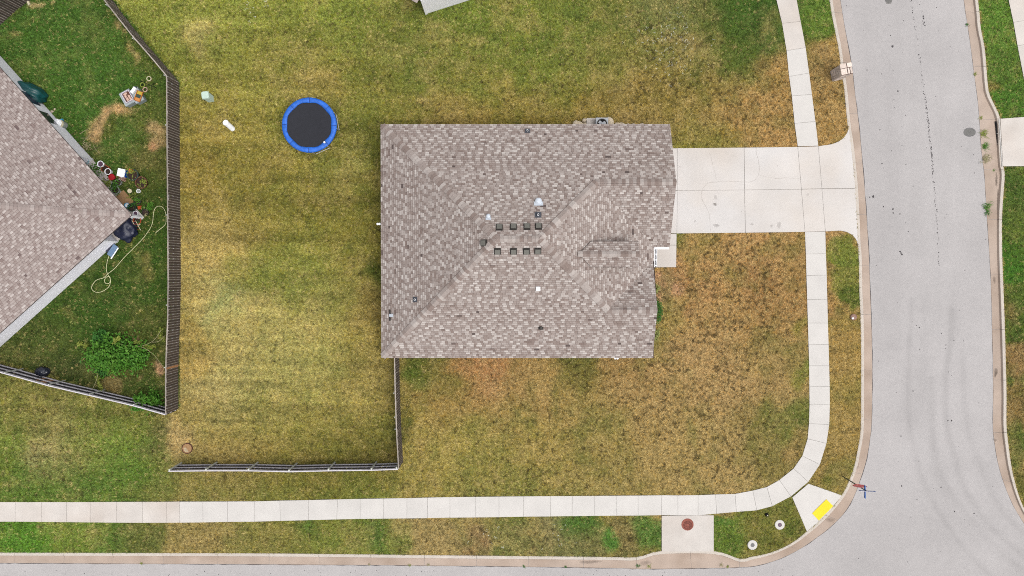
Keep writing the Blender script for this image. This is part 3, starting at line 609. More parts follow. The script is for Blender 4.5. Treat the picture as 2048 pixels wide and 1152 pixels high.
for A, B, d1, d2 in ((V3(xw,yn,he), R0, 'N', 'W'), (V3(xw,ys,he), R0, 'S', 'W'), (V3(xA,ygn,he+p*hN), R1, 'N', 'E'), (V3(xB,ygs,he+p*hS), R1, 'S', 'E')):
    u = (B-A).normalized(); st = u*(.12 if A.z == he else 0); caps(roof, A+st, B, hipd(u, dn[d1]), hipd(u, dn[d2]), ROOFM)
caps(roof, R0, R1, dn['N'], dn['S'], ROOFM, wd=.19)
caps(roof, V3(xgN, ygn, he+p*hN), V3(xA, ygn, he+p*hN), dn['N'], dn['S'], ROOFM)
caps(roof, V3(xgS, ygs, he+p*hS), V3(xB, ygs, he+p*hS), dn['N'], dn['S'], ROOFM)
caps(roof, V3(xd1, yd, zd), V3(xd0, yd, zd), dn['N'], dn['S'], ROOFM, wd=.17)
# walls below the eaves
ov = .32
foot = [(xw+ov, yn-ov), (xgN-.25, yn-ov), (xgN-.25, yge+ov), (xe-1.6, yge+ov), (xe-1.6, ys2-ov), (xgS-.25, ys2-ov), (xgS-.25, ys+ov), (xw+ov, ys+ov)]
wl = MB().prism(foot, -.1, he-.14)
for gxx, ya, yb, yc, hh in ((xgN-.25, yn-ov, yge+ov, ygn, hN), (xgS-.25, ys2-ov, ys+ov, ygs, hS)):
    wl.add([(gxx, ya, he-.02), (gxx, yb, he-.02), (gxx, yc, he+p*(hh-ov)-.02)], [(0, 1, 2)])
wl.build('wall', M['wall'], house); house_w.append(foot)
def garage(): 
    g = MB().box((xgN-.24, (yn+yge)/2, 1.07), (.05, 4.9, 2.14)); o = g.build('garage_door', M['white'], house)
    for i in range(4): MB().box((xgN-.205, (yn+yge)/2, .28+.53*i), (.02, 4.8, .48)).build('panel', M['siding'], o)
garage()
# white fascia and gutter round the porch corner, dark joints between hangers
gt = MB(); gt.box((xe+.05, (yge+ys2)/2-.2, he-.07), (.05, abs(yge-ys2)+.4, .12)); gt.box((xe+.17, (yge+ys2)/2-.2, he-.09), (.03, abs(yge-ys2)+.4, .10)); gt.box((xe+.11, (yge+ys2)/2-.2, he-.135), (.1, abs(yge-ys2)+.4, .012), 1)
g1 = gt.build('gutter', [M['white'], M['black']], house)
for yy in np.linspace(yge-.08, ys2-.32, 4): MB().box((xe+.11, float(yy), he-.045), (.15, .035, .02)).build('hanger', M['white'], g1)
MB().box(((xe+xgN)/2+.02, yge-.05, he-.07), (xgN-xe-.1, .05, .12)).box(((xe+xgN)/2+.02, yge-.1, he-.11), (xgN-xe-.1, .05, .03)).build('fascia', M['white'], house)
for (x0, y0, x1, y1) in ((xw, yn, xgN, yn), (xw, ys, xgS, ys), (xw, yn, xw, ys)):
    c = V3((x0+x1)/2, (y0+y1)/2, he-.055); MB().box(c, (abs(x1-x0)+.03, abs(y1-y0)+.03, .11)).build('fascia', mat('fascia_taupe', C(176, 166, 160), .6, .05) if 'ft' not in M else M['ft'], house)
# roof vents and pipes, each set on its slope
def onroof(px, py, zf):
    z = he+2
    for _ in range(12): q_ = P(px, py, z); z = zf(q_.x, q_.y)
    return V3(q_.x, q_.y, z)
def slopeR(d):      # frame whose z is the roof normal and whose y runs down the slope
    y = dn[d]; nz = {'N': V3(0,p,1), 'S': V3(0,-p,1), 'W': V3(-p,0,1), 'E': V3(p,0,1)}[d].normalized(); x = y.cross(nz); return Matrix((x, y, nz)).transposed()
for px, py, d, zf in ((998.6,453.8,'N',zN),(1026.8,453,'N',zN),(1054,452.6,'N',zN),(1077,452,'N',zN),(968.4,486,'W',zW),(995,502,'S',zS),(1027,502,'S',zS),(1053,502,'S',zS),(1075.6,501.5,'S',zS)):
    c = onroof(px, py+(1.5 if d == 'N' else 0), zf); R = slopeR(d); nz = R.col[2]
    v = MB().box(c+nz*.022, (.37, .39, .02), R=R).box(c+nz*.075, (.3, .3, .11), R=R).build('box_vent', M['vent_dark'], house)
    MB().box(c+nz*.145, (.29, .29, .04), R=R, top=.93).build('hood', M['vent'], v)
def pipe(px, py, d, zf, r, h, m, flange=None, cap=True, name='vent_pipe'):
    c = onroof(px, py, zf); R = slopeR(d); b = MB(); 
    if flange: MB_ = MB().box(c+R.col[2]*.024, (flange, flange, .012), R=R).lathe(c, [(r*2., .02), (r*1.25, .12)], 12)
    o = b.lathe(c, [(r, -.05), (r, h), (r*.75, h), (r*.75, h-.12)], 14, close=False).build(name, m, house)
    if flange: MB_.build('flashing', M['lead'], o)
    return o, c, R
pipe(1054.8, 262, 'N', zN, .05, .26, M['pvc'], .3); pipe(1076, 430, 'N', zN, .055, .28, M['pvc'], .36); pipe(830.5, 599, 'W', zW, .055, .25, M['pvc'], .3)
for px, py, d, zf, r, fl in ((1077, 404, 'N', zN, .18, .5), (976.8, 434, 'N', zN, .12, .3)):
    c = onroof(px, py, zf); R = slopeR(d); nz = R.col[2]
    o = MB().box(c+nz*.03-R.col[1]*.12, (fl, fl*.5, .015), R=R).build('flue_flashing', M['flue'], house)
    MB().lathe(c+R.col[1]*.05, [(r*.6, -.05), (r*.6, .1), (r, .11), (r, .15), (r*.6, .19), (.01, .2)], 18).build('flue_cap', M['flue'], o)
c = onroof(1076, 576.6, zS); R = slopeR('S'); o = MB().box(c+R.col[2]*.05, (.24, .24, .09), R=R).build('exhaust_vent', M['pvc'], house); MB().box(c+R.col[2]*.11, (.18, .18, .03), R=R).build('louvre', M['white'], o)
c = onroof(1081.7, 656, zS); R = slopeR('S'); o = MB().box(c+R.col[2]*.025, (.28, .18, .02), R=R).lathe(c, [(.11, 0), (.1, .16), (.05, .2)], 12).build('exhaust_hood', M['vent_dark'], house); MB().lathe(c+V3(0,.02,.2), [(.045, 0), (.03, .06)], 10).build('cap', M['vent'], o)
c = onroof(783.8, 630.5, zW); R = slopeR('W'); o = MB().box(c+R.col[2]*.03-V3(.1,0,0), (.62, .1, .02), R=R).build('exhaust_hood', M['vent_dark'], house); MB().box(c+R.col[2]*.08, (.2, .2, .14), R=R, top=.8).build('cap', M['flue'], o)
# lamps under the eaves
for px, py, kz in ((757.5, 448, 2.45), (1232.7, 716.5, 2.4)):
    c = P(px, py, kz); o = MB().box(c+(V3(.14, 0, 0) if px < 800 else V3(0, .12, 0)), (.16, .1, .07)).build('flood_lamp', M['white'], house)
    for dd in (-.07, .07): MB().lathe(c+(V3(dd*.9, 0, 0) if px < 800 else V3(dd, 0, 0)), [(.03, -.06), (.065, -.03), (.075, .02), (.05, .06)], 12).build('bulb', M['pvc'], o)
# ------------------------------------------------------------------ neighbour house on the left
hb, pb = 2.6, .5
Cc = P(263, 430, hb); d1 = (P(0, 135.5, hb)-Cc); d1.normalize(); d2 = Vector((d1.y, -d1.x, 0)) ; 
if d2.dot(P(0, 672, hb)-Cc) < 0: d2 = -d2
nh = thing('neighbour_house', (Cc+(d1+d2)*5).to_tuple()[:2]+(0,), 'white sided house with pinkish grey hip roof at the left edge', 'house')
L1 = 19.0; hw2 = 7.6          # runs along d1 (up-left) and d2 (down-left)
def nb(a, b, z): return Cc+d1*a+d2*b+V3(0, 0, z-hb)
ridge0 = nb(hw2, hw2, hb+pb*hw2); ridge1 = nb(L1-hw2, hw2, hb+pb*hw2)
q1 = [nb(0,0,hb), nb(L1,0,hb), ridge1, ridge0]; q2 = [nb(0,0,hb), nb(0,2*hw2,hb), ridge0]; q3 = [nb(0,2*hw2,hb), nb(L1,2*hw2,hb), ridge1, ridge0]; q4 = [nb(L1,0,hb), nb(L1,2*hw2,hb), ridge1]
dk = MB()
for q in (q1, q2, q3, q4): dk.add(q, [tuple(range(len(q)))])
dk.prism([x.xy for x in (nb(0,0,0), nb(L1,0,0), nb(L1,2*hw2,0), nb(0,2*hw2,0))], hb-.13, hb-.012)
nroof = dk.build('roof', M['deck'], nh)
acc, cand = [], []; cb = 1/math.hypot(1, pb)
shingle_plane(acc, Cc, d1, (d2+V3(0,0,pb)).normalized(), [(0,0),(L1,0),(L1-hw2,hw2/cb),(hw2,hw2/cb)], None, expo=.145, cand=cand)
shingle_plane(acc, Cc, d2, (d1+V3(0,0,pb)).normalized(), [(0,0),(2*hw2,0),(hw2,hw2/cb)], None, expo=.145, cand=cand)
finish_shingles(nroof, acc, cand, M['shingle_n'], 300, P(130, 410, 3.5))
u = (ridge0-Cc).normalized(); caps(nroof, Cc+u*.1, ridge0, hipd(u, (-d2-V3(0,0,pb)).normalized()), hipd(u, (-d1-V3(0,0,pb)).normalized()), M['shingle_n'], wd=.17)
caps(nroof, ridge0, ridge1, (-d2-V3(0,0,pb)).normalized(), (d2-V3(0,0,pb)).normalized(), M['shingle_n'])
o_ = .3
# footprint: the corner is a covered patio, so the wall starts back from it on both sides
def along(px, py, d, base): return (P(px, py)-base).dot(d)
W1 = nb(0, o_, 0); a1 = along(188, 318, d1, Cc); b1 = along(236, 482, d2, Cc)
fp = [nb(a1, o_, 0), nb(L1-o_, o_, 0), nb(L1-o_, 2*hw2-o_, 0), nb(o_, 2*hw2-o_, 0), nb(o_, b1, 0), nb(a1, b1, 0)]
MB().prism([q.xy for q in fp], -.1, hb-.135).build('wall', M['siding'], nh); house_w.append([(q.x, q.y) for q in fp])
for base, dd, nrm, n in ((nb(a1, o_, 0), d1, -d2, 40), (nb(o_, b1, 0), d2, -d1, 40)):
    LL = 14.5
    for i in range(12):
        c = base+dd*LL/2+nrm*.008; R = Matrix((dd, nrm, V3(0,0,1))).transposed()
        MB().box(c+V3(0,0,.12+i*.2), (LL, .016, .19), R=R, top=.999).build('siding_board', M['siding'], nh)
    MB().box(base+dd*.05+nrm*.02+V3(0,0,1.22), (.12, .05, 2.45), R=R).build('corner_trim', M['white'], nh)
R1_ = Matrix((d1, -d2, V3(0,0,1))).transposed()
alz = lambda x, y: (P(x, y, 1.45)-Cc).dot(d1)
for xa, xb in ((alz(66,212), alz(41,188)), (alz(103,248), alz(77,227))):
    c = nb((xa+xb)/2+.0, o_, 1.45)-d2*.03; wd = abs(xb-xa)
    o = MB().box(c, (wd+.12, .06, 1.45), R=R1_).build('window', M['white'], nh)
    MB().box(c-d2*.034, (wd-.02, .012, 1.3), R=R1_).build('pane', M['glass'], o)
# concrete patio under the corner
pt = [nb(.3,.3,0), nb(a1,.3,0), nb(a1,b1,0), nb(.3,b1,0)]
tag(MB().prism([q.xy for q in pt], -.1, .03).build('patio', M['conc_old']), kind='structure'); PAVE.append([q.xy for q in pt])
MB().box(nb(.42,.42,(hb-.13)/2), (.14,.14,hb-.13), rz=math.atan2(d1.y, d1.x)).build('porch_post', M['white'], nh)
# ------------------------------------------------------------------ house at the top edge
kb = 2.6
A0 = P(852, 27.5); A1 = P(940, -.5); e1 = (A1-A0).normalized(); e2 = Vector((-e1.y, e1.x, 0))
th = thing('upper_house', (A0+e1*6+e2*5).to_tuple(), 'white walled house corner cut off by the top edge', 'house')
t_ = lambda a, b, z: A0+e1*a+e2*b+V3(0, 0, z)
MB().prism([q.xy for q in (t_(0,0,0), t_(13,0,0), t_(13,11,0), t_(0,11,0))], -.1, kb).build('wall', M['siding'], th); house_w.append([t_(0,0,0).xy, t_(13,0,0).xy, t_(13,11,0).xy, t_(0,11,0).xy])
Rt = Matrix((e1, e2, V3(0,0,1))).transposed()
for i in range(13): MB().box(t_(6.5, -.01, .12+i*.2), (12.9, .02, .19), R=Rt).build('siding_board', M['white'], th)
MB().box(t_(.02, -.02, kb/2), (.14, .08, kb), R=Rt).build('corner_trim', M['white'], th)
pr = [t_(-.42,-.02,kb), t_(13.4,-.02,kb), t_(13.4,11.4,kb), t_(-.42,11.4,kb)]; rA, rB = t_(5.3,5.7,kb+2.9), t_(7.7,5.7,kb+2.9)
dk = MB().add([pr[0], pr[1], rB, rA], [(0,1,2,3)]).add([pr[3], pr[0], rA], [(0,1,2)]).add([pr[1], pr[2], rB], [(0,1,2)]).add([pr[2], pr[3], rA, rB], [(0,1,2,3)]); dk.prism([q.xy for q in pr], kb+.0, kb+.1)
tr = dk.build('roof', M['deck'], th)
acc = []; pb3 = 2.9/5.72; c3 = 1/math.hypot(1, pb3)
shingle_plane(acc, pr[0]+V3(0,0,.1), e1, (e2+V3(0,0,pb3)).normalized(), [(0,0),(13.82,0),(8.1,5.72/c3),(5.72,5.72/c3)], None, expo=.145)
shingle_plane(acc, pr[0]+V3(0,0,.1), e2, (e1+V3(0,0,pb3)).normalized(), [(0,0),(11.42,0),(5.7,5.72/c3)], None, expo=.145)
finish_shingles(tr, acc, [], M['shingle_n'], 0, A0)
u = (rA-pr[0]).normalized(); caps(tr, pr[0]+V3(0,0,.1), rA, hipd(u, (-e2-V3(0,0,pb3)).normalized()), hipd(u, (-e1-V3(0,0,pb3)).normalized()), M['shingle_n'], wd=.2)
# ------------------------------------------------------------------ fences
FH = 1.75
def picket_mesh(front, edge, w=.146, t=.02, h=FH, ch=.017):
    b = MB(); x, y = w/2, t/2
    ring = [(-x+ch, y), (-x, y-t*.55), (-x, -y), (x, -y), (x, y-t*.55), (x-ch, y)]     # +y is the outer face
    n = 6; vs = [(a, c, 0) for a, c in ring]+[(a, c, h) for a, c in ring]
    for i in range(n):
        b.add(vs if i == 0 else [], []); b.f.append((i, n+i, n+(i+1) % n, (i+1) % n)); b.m.append(1 if i in (0, 1, 3, 4) else 0); b.a.append(0)
    b.f += [tuple(range(2*n-1, n-1, -1)), tuple(range(n))]; b.m += [1, 0]; b.a += [0, 0]
    me = b.mesh('picket', [front, edge]); import bmesh as bm_
    q = bm_.new(); q.from_mesh(me); bm_.ops.recalc_face_normals(q, faces=q.faces); q.to_mesh(me); q.free(); return me
PKT = picket_mesh(M['picket'], M['picket_edge']); PKI = picket_mesh(M['picket_in'], M['picket_in'], ch=.006); PKN = picket_mesh(M['picket_new'], M['picket_new'])
RAILM = {}
def fence(label, top, outer, inner_look, posts=None, new=(), rails=(.28, .95, 1.6), spacing=.156, z=FH, base=None, postr=.032):
    """top: pixel line of the fence top; outer: +1 if the picket face is on the left of the run."""
    pts = [P(x, y, z) for x, y in top] if base is None else [P(x, y, 0)+V3(0,0,z) for x, y in base]
    t = thing('wooden_fence', (pts[0].x, pts[0].y, 0), label, 'fence', 'wooden privacy fences')
    for i in range(len(pts)-1):
        a, b = pts[i], pts[i+1]; L = (b-a).length; u = (b-a).normalized(); nrm = Vector((-u.y, u.x, 0))*outer
        n = max(1, round(L/spacing)); ang = math.atan2(u.y, u.x)+(0 if outer > 0 else math.pi)
        for k in range(n):
            c = a+u*(L*(k+.5)/n); c.z = rnd.uniform(-.03, .0)
            pic = link('picket', PKI if inner_look else PKT, t, c+nrm*(.035+rnd.uniform(-.004, .004)))
            pic.rotation_euler = (rnd.gauss(0, .006), rnd.gauss(0, .006), ang+rnd.gauss(0, .03))
            for (pxx, pyy, lb) in new:
                if (P(pxx, pyy, z).xy-c.xy).length < spacing*.55 and 'lb%g' % pyy not in RAILM:
                    pic.data = PKN; pic['label'] = lb; RAILM['lb%g' % pyy] = 1
        R = Matrix((u, nrm, V3(0,0,1))).transposed()
        for rz in rails:
            MB().box((a+b)/2+V3(0,0,rz-z)+(-nrm*.002), (L+.01, .055, .1), R=R).build('rail', M['rail'], t)
        MB().box((a+b)/2+V3(0,0,.012)+nrm*.012, (L, .06, .022), R=R).build('cap_rail', M['rail'] if inner_look else M['picket_edge'], t)
    if posts:
        for x, y in posts:
            c = P(x, y, z); un = Vector((0, 0, 0))
            j = min(range(len(pts)-1), key=lambda i: abs((c-pts[i]).cross((pts[i+1]-pts[i]).normalized()).length)+(c-(pts[i]+pts[i+1])/2).length*.3)
            u = (pts[j+1]-pts[j]).normalized(); nrm = Vector((-u.y, u.x, 0))*outer; c = pts[j]+u*(c-pts[j]).dot(u)-nrm*.07
            MB().lathe((c.x, c.y, 0), [(postr, -.05), (postr, z+.03), (postr*.6, z+.05)], 10).build('post', M['post'], t)
    return t
fence('long dark picket fence running straight down between the two back yards', [(333,152),(334,300),(335.5,480),(336,560),(335,640),(332.5,700),(331,745),(331,828)], 1, False, new=((332.5,737,'newer orange brown picket'),), posts=((334,250),(335,430),(335.5,610),(331.5,735)))
fence('slanting picket fence from the top edge down to the long fence', [(196,-18),(208,0),(236,36),(267,75),(305.6,119),(333,152)], 1, False, posts=((213,9),(267,75),(330,149)))
fence('slanting fence with pale rails behind the bushes at lower left', [(-60,728),(0,744),(97,771),(178,790),(267,811),(331,829)], -1, True, new=((64,762,'tan newer picket'),(72,764.5,'tan newer picket'),(79,766,'tan newer picket')), posts=((10,746),(97,771.5),(179,790.5),(267,811)))
fence('horizontal fence with grey posts and pale rails along the bottom of the back yard', [(337,942),(412,941),(497,941),(578,943),(657,941),(743,940),(796,938)], -1, True, posts=((339,942),(412,941),(497,941),(578,943),(657,941),(743,940),(793,938)), postr=.055)
fence('short picket fence dropping from the lower left corner of the main roof', [(788.5,700),(790,785),(793,870),(797,938)], 1, False, posts=((790,786),(792.5,834),(793.5,858)))
fence('stub of picket fence in the top left corner', None, -1, False, base=[(-30,72),(3,46),(18,31.5),(33,18.5),(49,7),(70,-8)], spacing=.17)
# ------------------------------------------------------------------ plants
def leaves(b, c, rad, n, size, mi=0, flat=.5, shell=.6, clumps=0, asp=.55):
    cl = []
    for _ in range(clumps):
        v = Vector((rnd.gauss(0, 1), rnd.gauss(0, 1), abs(rnd.gauss(0, .8)))).normalized()*rnd.uniform(.45, .95)
        cl.append(Vector((v.x*rad[0], v.y*rad[1], v.z*rad[2])))
    for _ in range(n):
        if cl:
            k = rnd.choice(cl); s_ = .28*min(rad[0], rad[1]); q = k+Vector((rnd.gauss(0, s_), rnd.gauss(0, s_), rnd.gauss(0, s_*.7)))
        else:
            v = Vector((rnd.gauss(0, 1), rnd.gauss(0, 1), rnd.gauss(0, 1))).normalized()*rnd.uniform(shell, 1); q = Vector((v.x*rad[0], v.y*rad[1], abs(v.z)*rad[2]))
        q = Vector(c)+q
        if q.z < .03: q.z = .03+rnd.random()*.05
        d = Vector((rnd.gauss(0, 1), rnd.gauss(0, 1), rnd.gauss(0, flat))).normalized(); sd_ = d.cross(Vector((rnd.gauss(0, .4), rnd.gauss(0, .4), 1))).normalized()
        L_ = size*rnd.uniform(.6, 1.3); W_ = L_*asp; up = sd_.cross(d)*L_*.18
        b.add([q-d*L_/2, q+sd_*W_/2+up, q+d*L_/2, q-sd_*W_/2+up], [(0, 1, 2), (0, 2, 3)], mi)
    return b
def bush(name, label, c, rad, n, size, m, clumps, cat='bush', group=None, stems=5, extra=None):
    t = thing(name, (c.x, c.y, 0), label, cat, group); b = MB()
    for i in range(stems):
        a = rnd.random()*6.28; q = Vector((math.cos(a)*rad[0]*.6, math.sin(a)*rad[1]*.6, rad[2]*.75))
        b.tube([c+V3(q.x*.15, q.y*.15, -.02), c+q*.5+V3(0, 0, .08), c+q], [.022, .016, .006], 5)
    b.build('stem', M['stem'], t)
    leaves(MB(), (c.x, c.y, .05), rad, n, size, clumps=clumps).build('foliage', m, t)['kind'] = 'stuff'
    return t
t = bush('leafy_bush', 'big sprawling green bush with trailing vines in the left yard', P(240, 706), (1.9, 1.0, 1.5), 2800, .21, M['leaf'], 40, stems=8)
leaves(MB(), P(205, 672, .1), (.55, .5, .5), 420, .17, clumps=8).build('foliage_lobe', M['leaf_d'], t)['kind'] = 'stuff'; leaves(MB(), P(205, 735, .1), (.4, .55, .35), 300, .12, clumps=8).build('foliage_lobe', M['leaf_d'], t)['kind'] = 'stuff'
leaves(MB(), P(168, 688, .1), (.4, .22, .25), 90, .15, clumps=4).build('yellow_shoots', M['leaf_y'], t)['kind'] = 'stuff'; leaves(MB(), P(235, 683, .9), (.25, .2, .25), 70, .16, clumps=3).build('yellow_shoots', M['leaf_y'], t)['kind'] = 'stuff'
zz = lambda l, h=.5: [P(130+x/5.76, 640+y/5.76, h) for x, y in l]
for l, h in (([(640,275),(740,300),(880,300),(1000,250),(1060,190),(1110,110)], .7), ([(880,310),(960,350),(1050,430),(1100,500),(1160,570)], .9), ([(1000,255),(1080,245),(1150,180)], .7), ([(380,620),(360,700),(310,810)], .6), ([(320,350),(330,470),(420,450)], .9)):
    MB().tube([Vector(q) for q in catmull(zz(l, h), 5)], .014, 5).build('vine', M['twig'], t)
lv = MB()
for l in ([(1120,90),(1100,170),(1140,230)], [(900,290),(980,310),(1040,300)], [(370,640),(400,720),(420,800)], [(800,250),(860,260)]):
    for q in catmull(zz(l, .45), 10): leaves(lv, q, (.16, .14, .12), 7, .085)
lv.build('vine_leaves', M['leaf_y'], t)['kind'] = 'stuff'
bush('leafy_bush', 'round dark green bush in the fence corner at lower left', P(299, 797), (.92, .62, 1.25), 1100, .19, M['leaf'], 20)
g = 'shrubs against the front of the house'
bush('shrub', 'dark green clipped shrub beside the front eave of the main house', P(1309, 622), (.5, .85, .8), 1300, .07, M['leaf_d'], 0, 'shrub', g)
bush('shrub', 'pale variegated grassy shrub between the porch slab and the dark shrub', P(1308.5, 580), (.36, .45, .5), 360, .12, M['leaf_pale'], 8, 'shrub', g, stems=3)
bush('shrub', 'small pale shrub below the dark shrub at the front eave', P(1309, 664), (.3, .5, .5), 260, .12, M['leaf_pale'], 7, 'shrub', g, stems=3)
def weed(label, px, py, r, m, n=26, z=-.12, grp='weeds in the gutter'):
    c = P(px, py, z); t = thing('weed', c, label, 'weed', grp); b = MB()
    for _ in range(n):
        a = rnd.random()*6.28; d = Vector((math.cos(a), math.sin(a), 0)); s_ = d.cross(Vector((0,0,1))); L_ = r*rnd.uniform(.5, 1.2); o = Vector((rnd.gauss(0, r*.35), rnd.gauss(0, r*.35), 0))
        b.add([c+o-s_*.01, c+o+s_*.01, c+o+d*L_+V3(0,0,L_*rnd.uniform(.2, .7))], [(0,1,2)])
    b.build('blades', m, t); MB().lathe(c, [(.012, -.01), (.01, .03)], 6).build('crown', M['stem'], t)
for (x, y, r, m, lb) in ((1276,1131,.16,'leaf_d','upright green weed at the left end of the widened gutter'),(1298,1133,.13,'leaf_y','yellow green weed tuft just right of the upright green weed'),(1443,1130,.14,'twig','dry brown weed in the gutter below the concrete apron'),(1455,1133,.1,'leaf_y','low green weed beside the dry brown weed'),
  (819,1130,.1,'leaf_y','weed tuft in the bottom gutter nearest the picture middle'),(857,1129,.1,'twig','pale dry weed tuft right of the middle gutter weed'),(1048,1133,.12,'leaf_d','dark green weed clump in the bottom gutter left of the inlet'),(1131,1133.5,.09,'leaf_d','two leafed dark weed just left of the widened gutter'),(283,1127,.1,'leaf_y','lone weed tuft in the gutter near the bottom left'),(738,1129,.08,'twig','dry weed speck in the bottom gutter below the house corner')): weed(lb, x, y, r, M[m])
for (x, y, r, m, n, lb) in ((1967,268,.3,'leaf_y',70,'upper green weed patch beside the storm drain'),(1970,292,.28,'leaf',70,'middle green weed patch beside the storm drain'),(1972,318,.34,'twig',80,'reddish brown weed patch beside the storm drain'),(1974,413,.3,'leaf',70,'green weed clump in the far gutter below the storm drain'),(1975,425,.22,'leaf_d',50,'small dark weed touching the weed clump in the far gutter'),(1961,236,.14,'leaf_y',30,'tiny weed at the top of the storm drain apron'),(1934,50,.13,'leaf_d',26,'dark weed in the far gutter near the top edge'),(1950,148,.14,'leaf_y',26,'yellow weed tuft in the far gutter level with the block pillar'),(1988,341,.1,'leaf',20,'single small weed below the storm drain slot')): weed(lb, x, y, r, M[m], n)
# ------------------------------------------------------------------ AC unit, pad, rocks
c = P(1201.5, 252); t = thing('air_conditioner', (c.x, c.y, 0), 'grey air conditioner with round fan half hidden under the top eave', 'air conditioner')
MB().box((c.x, c.y, .38), (.72, .72, .62)).box((c.x, c.y, .71), (.76, .76, .05), top=.97).build('cabinet', M['ac'], t)
fo = MB().lathe((c.x, c.y, .737), [(.31, 0), (.31, .03), (.27, .03), (.27, .0)], 28, close=False).build('fan_ring', M['pot_black'], t)
MB().lathe((c.x, c.y, .738), [(.27, 0), (.27, .004)], 28).build('fan_well', M['black'], t)
for i in range(3):
    a = i*2.094+.4; MB().box((c.x+.13*math.cos(a), c.y+.13*math.sin(a), .753), (.2, .17, .012), rz=a).build('fan_blade', M['ac'], t)
MB().lathe((c.x, c.y, .745), [(.07, 0), (.07, .03), (.03, .045)], 14).build('fan_hub', M['ac'], t)
cp = P(1194, 254); tag(MB().box((cp.x, cp.y, .03), (1.28, 1.05, .12)).build('equipment_pad', M['conc_old']), 'square concrete pad under the air conditioner', 'pad'); PAVE.append([Vector((cp.x+sx*.66, cp.y+sy*.55)) for sx, sy in ((-1,-1),(1,-1),(1,1),(-1,1))])
import bmesh
def rock(label, px, py, rx, ry, rz_, seed):
    bm = bmesh.new(); bmesh.ops.create_icosphere(bm, subdivisions=2, radius=1); r2 = random.Random(seed); dirs = [Vector((r2.gauss(0,1), r2.gauss(0,1), r2.gauss(0,1))).normalized() for _ in range(9)]
    for v in bm.verts:
        k = 1
        for d in dirs:
            q = v.co.dot(d)
            if q > .62: k = min(k, .62/q)
        v.co = Vector((v.co.x*k*rx, v.co.y*k*ry, v.co.z*k*rz_))
    me = bpy.data.meshes.new('rock'); bm.to_mesh(me); bm.free(); me.materials.append(M['rock'])
    o = link('rock', me, None, P(px, py)+V3(0, 0, rz_*.42)); o.rotation_euler = (0, 0, r2.random()*.6-.3); tag(o, label, 'rock', 'limestone rocks along the north wall')
for i, (x, y, rx, ry, lb) in enumerate(((1151.5,246,.17,.15,'leftmost limestone rock beside the air conditioner pad'),(1160,247,.19,.16,'second limestone rock from the left by the air conditioner'),(1167.7,241.5,.17,.13,'limestone rock nearest the lawn left of the air conditioner'),(1170,248,.13,.12,'small limestone rock touching the left of the equipment pad'),
    (1221,245,.24,.34,'largest limestone rock right of the air conditioner'),(1233.5,248.5,.2,.13,'first smaller limestone rock right of the largest one'),(1244.7,248.5,.27,.12,'wide flat limestone rock at the top eave'),(1256,249.5,.15,.11,'limestone rock just right of the wide flat one'),(1267,249.5,.17,.11,'second limestone rock from the right along the eave'),(1283.5,249,.19,.12,'rightmost limestone rock along the top eave'))):
    rock(lb, x, y+1, rx*1.15, ry*1.35, .14+.04*(i % 3), i)
# ------------------------------------------------------------------ trampoline
zt = .72; c = P(618.4, 250, zt); t = thing('trampoline', (c.x, c.y, 0), 'round trampoline with bright blue padding and black mat on the lawn', 'trampoline')
px2 = (50-zt)/F; Ro, Ri_ = 54.6*px2, 44.8*px2
ns = 8
vs = [(c.x, c.y, zt-.05)]; fs = []
for j, (k, dz) in enumerate(((.4, -.045), (.75, -.03), (1.03, -.02))):
    for i in range(32): a = 2*math.pi*i/32; vs.append((c.x+Ri_*k*math.cos(a), c.y+Ri_*k*math.sin(a), zt+dz))
fs = [(0, 1+i, 1+(i+1) % 32) for i in range(32)]+[(1+j*32+i, 1+(j+1)*32+i, 1+(j+1)*32+(i+1) % 32, 1+j*32+(i+1) % 32) for j in range(2) for i in range(32)]
MB().add(vs, fs).build('jumping_mat', M['mat_black'], t, smooth=True)
for sgm in range(ns):
    b = MB(); vs = []; nseg = 10; a0 = 2*math.pi*(sgm/ns)+math.pi/2-.02
    for i in range(nseg+1):
        f = i/nseg; a = a0+f*2*math.pi/ns*.992; puff = .028*(4*f*(1-f))**.4+.012*math.sin(9*f+sgm*2.1)+rnd.uniform(-.004, .004)
        ri = Ri_*(1+.02*math.cos(ns*(a-a0)-math.pi)+rnd.uniform(-.006, .006)); mid = (Ri_+Ro)/2
        for r, dz in ((ri, .0), (ri, .02), (mid-.06, .02+puff), (mid+.06, .018+puff), (Ro-.01, .012), (Ro+.008, -.03), (Ro+.004, -.1)):
            vs.append((c.x+r*math.cos(a), c.y+r*math.sin(a), zt+dz))
    n = 7; b.add(vs, [(i*n+j, (i+1)*n+j, (i+1)*n+j+1, i*n+j+1) for i in range(nseg) for j in range(n-1)])
    me = b.mesh('pad', M['blue'], smooth=True); q = bmesh.new(); q.from_mesh(me); bmesh.ops.recalc_face_normals(q, faces=q.faces); q.to_mesh(me); q.free(); pd = link('pad', me, t)
    dd = Vector((math.cos(a0), math.sin(a0), 0)); MB().box(c+dd*(Ri_+Ro)/2+V3(0,0,.024), (Ro-Ri_-.02, .03, .016), rz=a0).build('seam', M['blue_dark'], pd)
MB().tube([(c.x+(Ro-.03)*math.cos(2*math.pi*i/40), c.y+(Ro-.03)*math.sin(2*math.pi*i/40), zt-.06) for i in range(41)], .022, 8).build('frame', M['steel'], t)
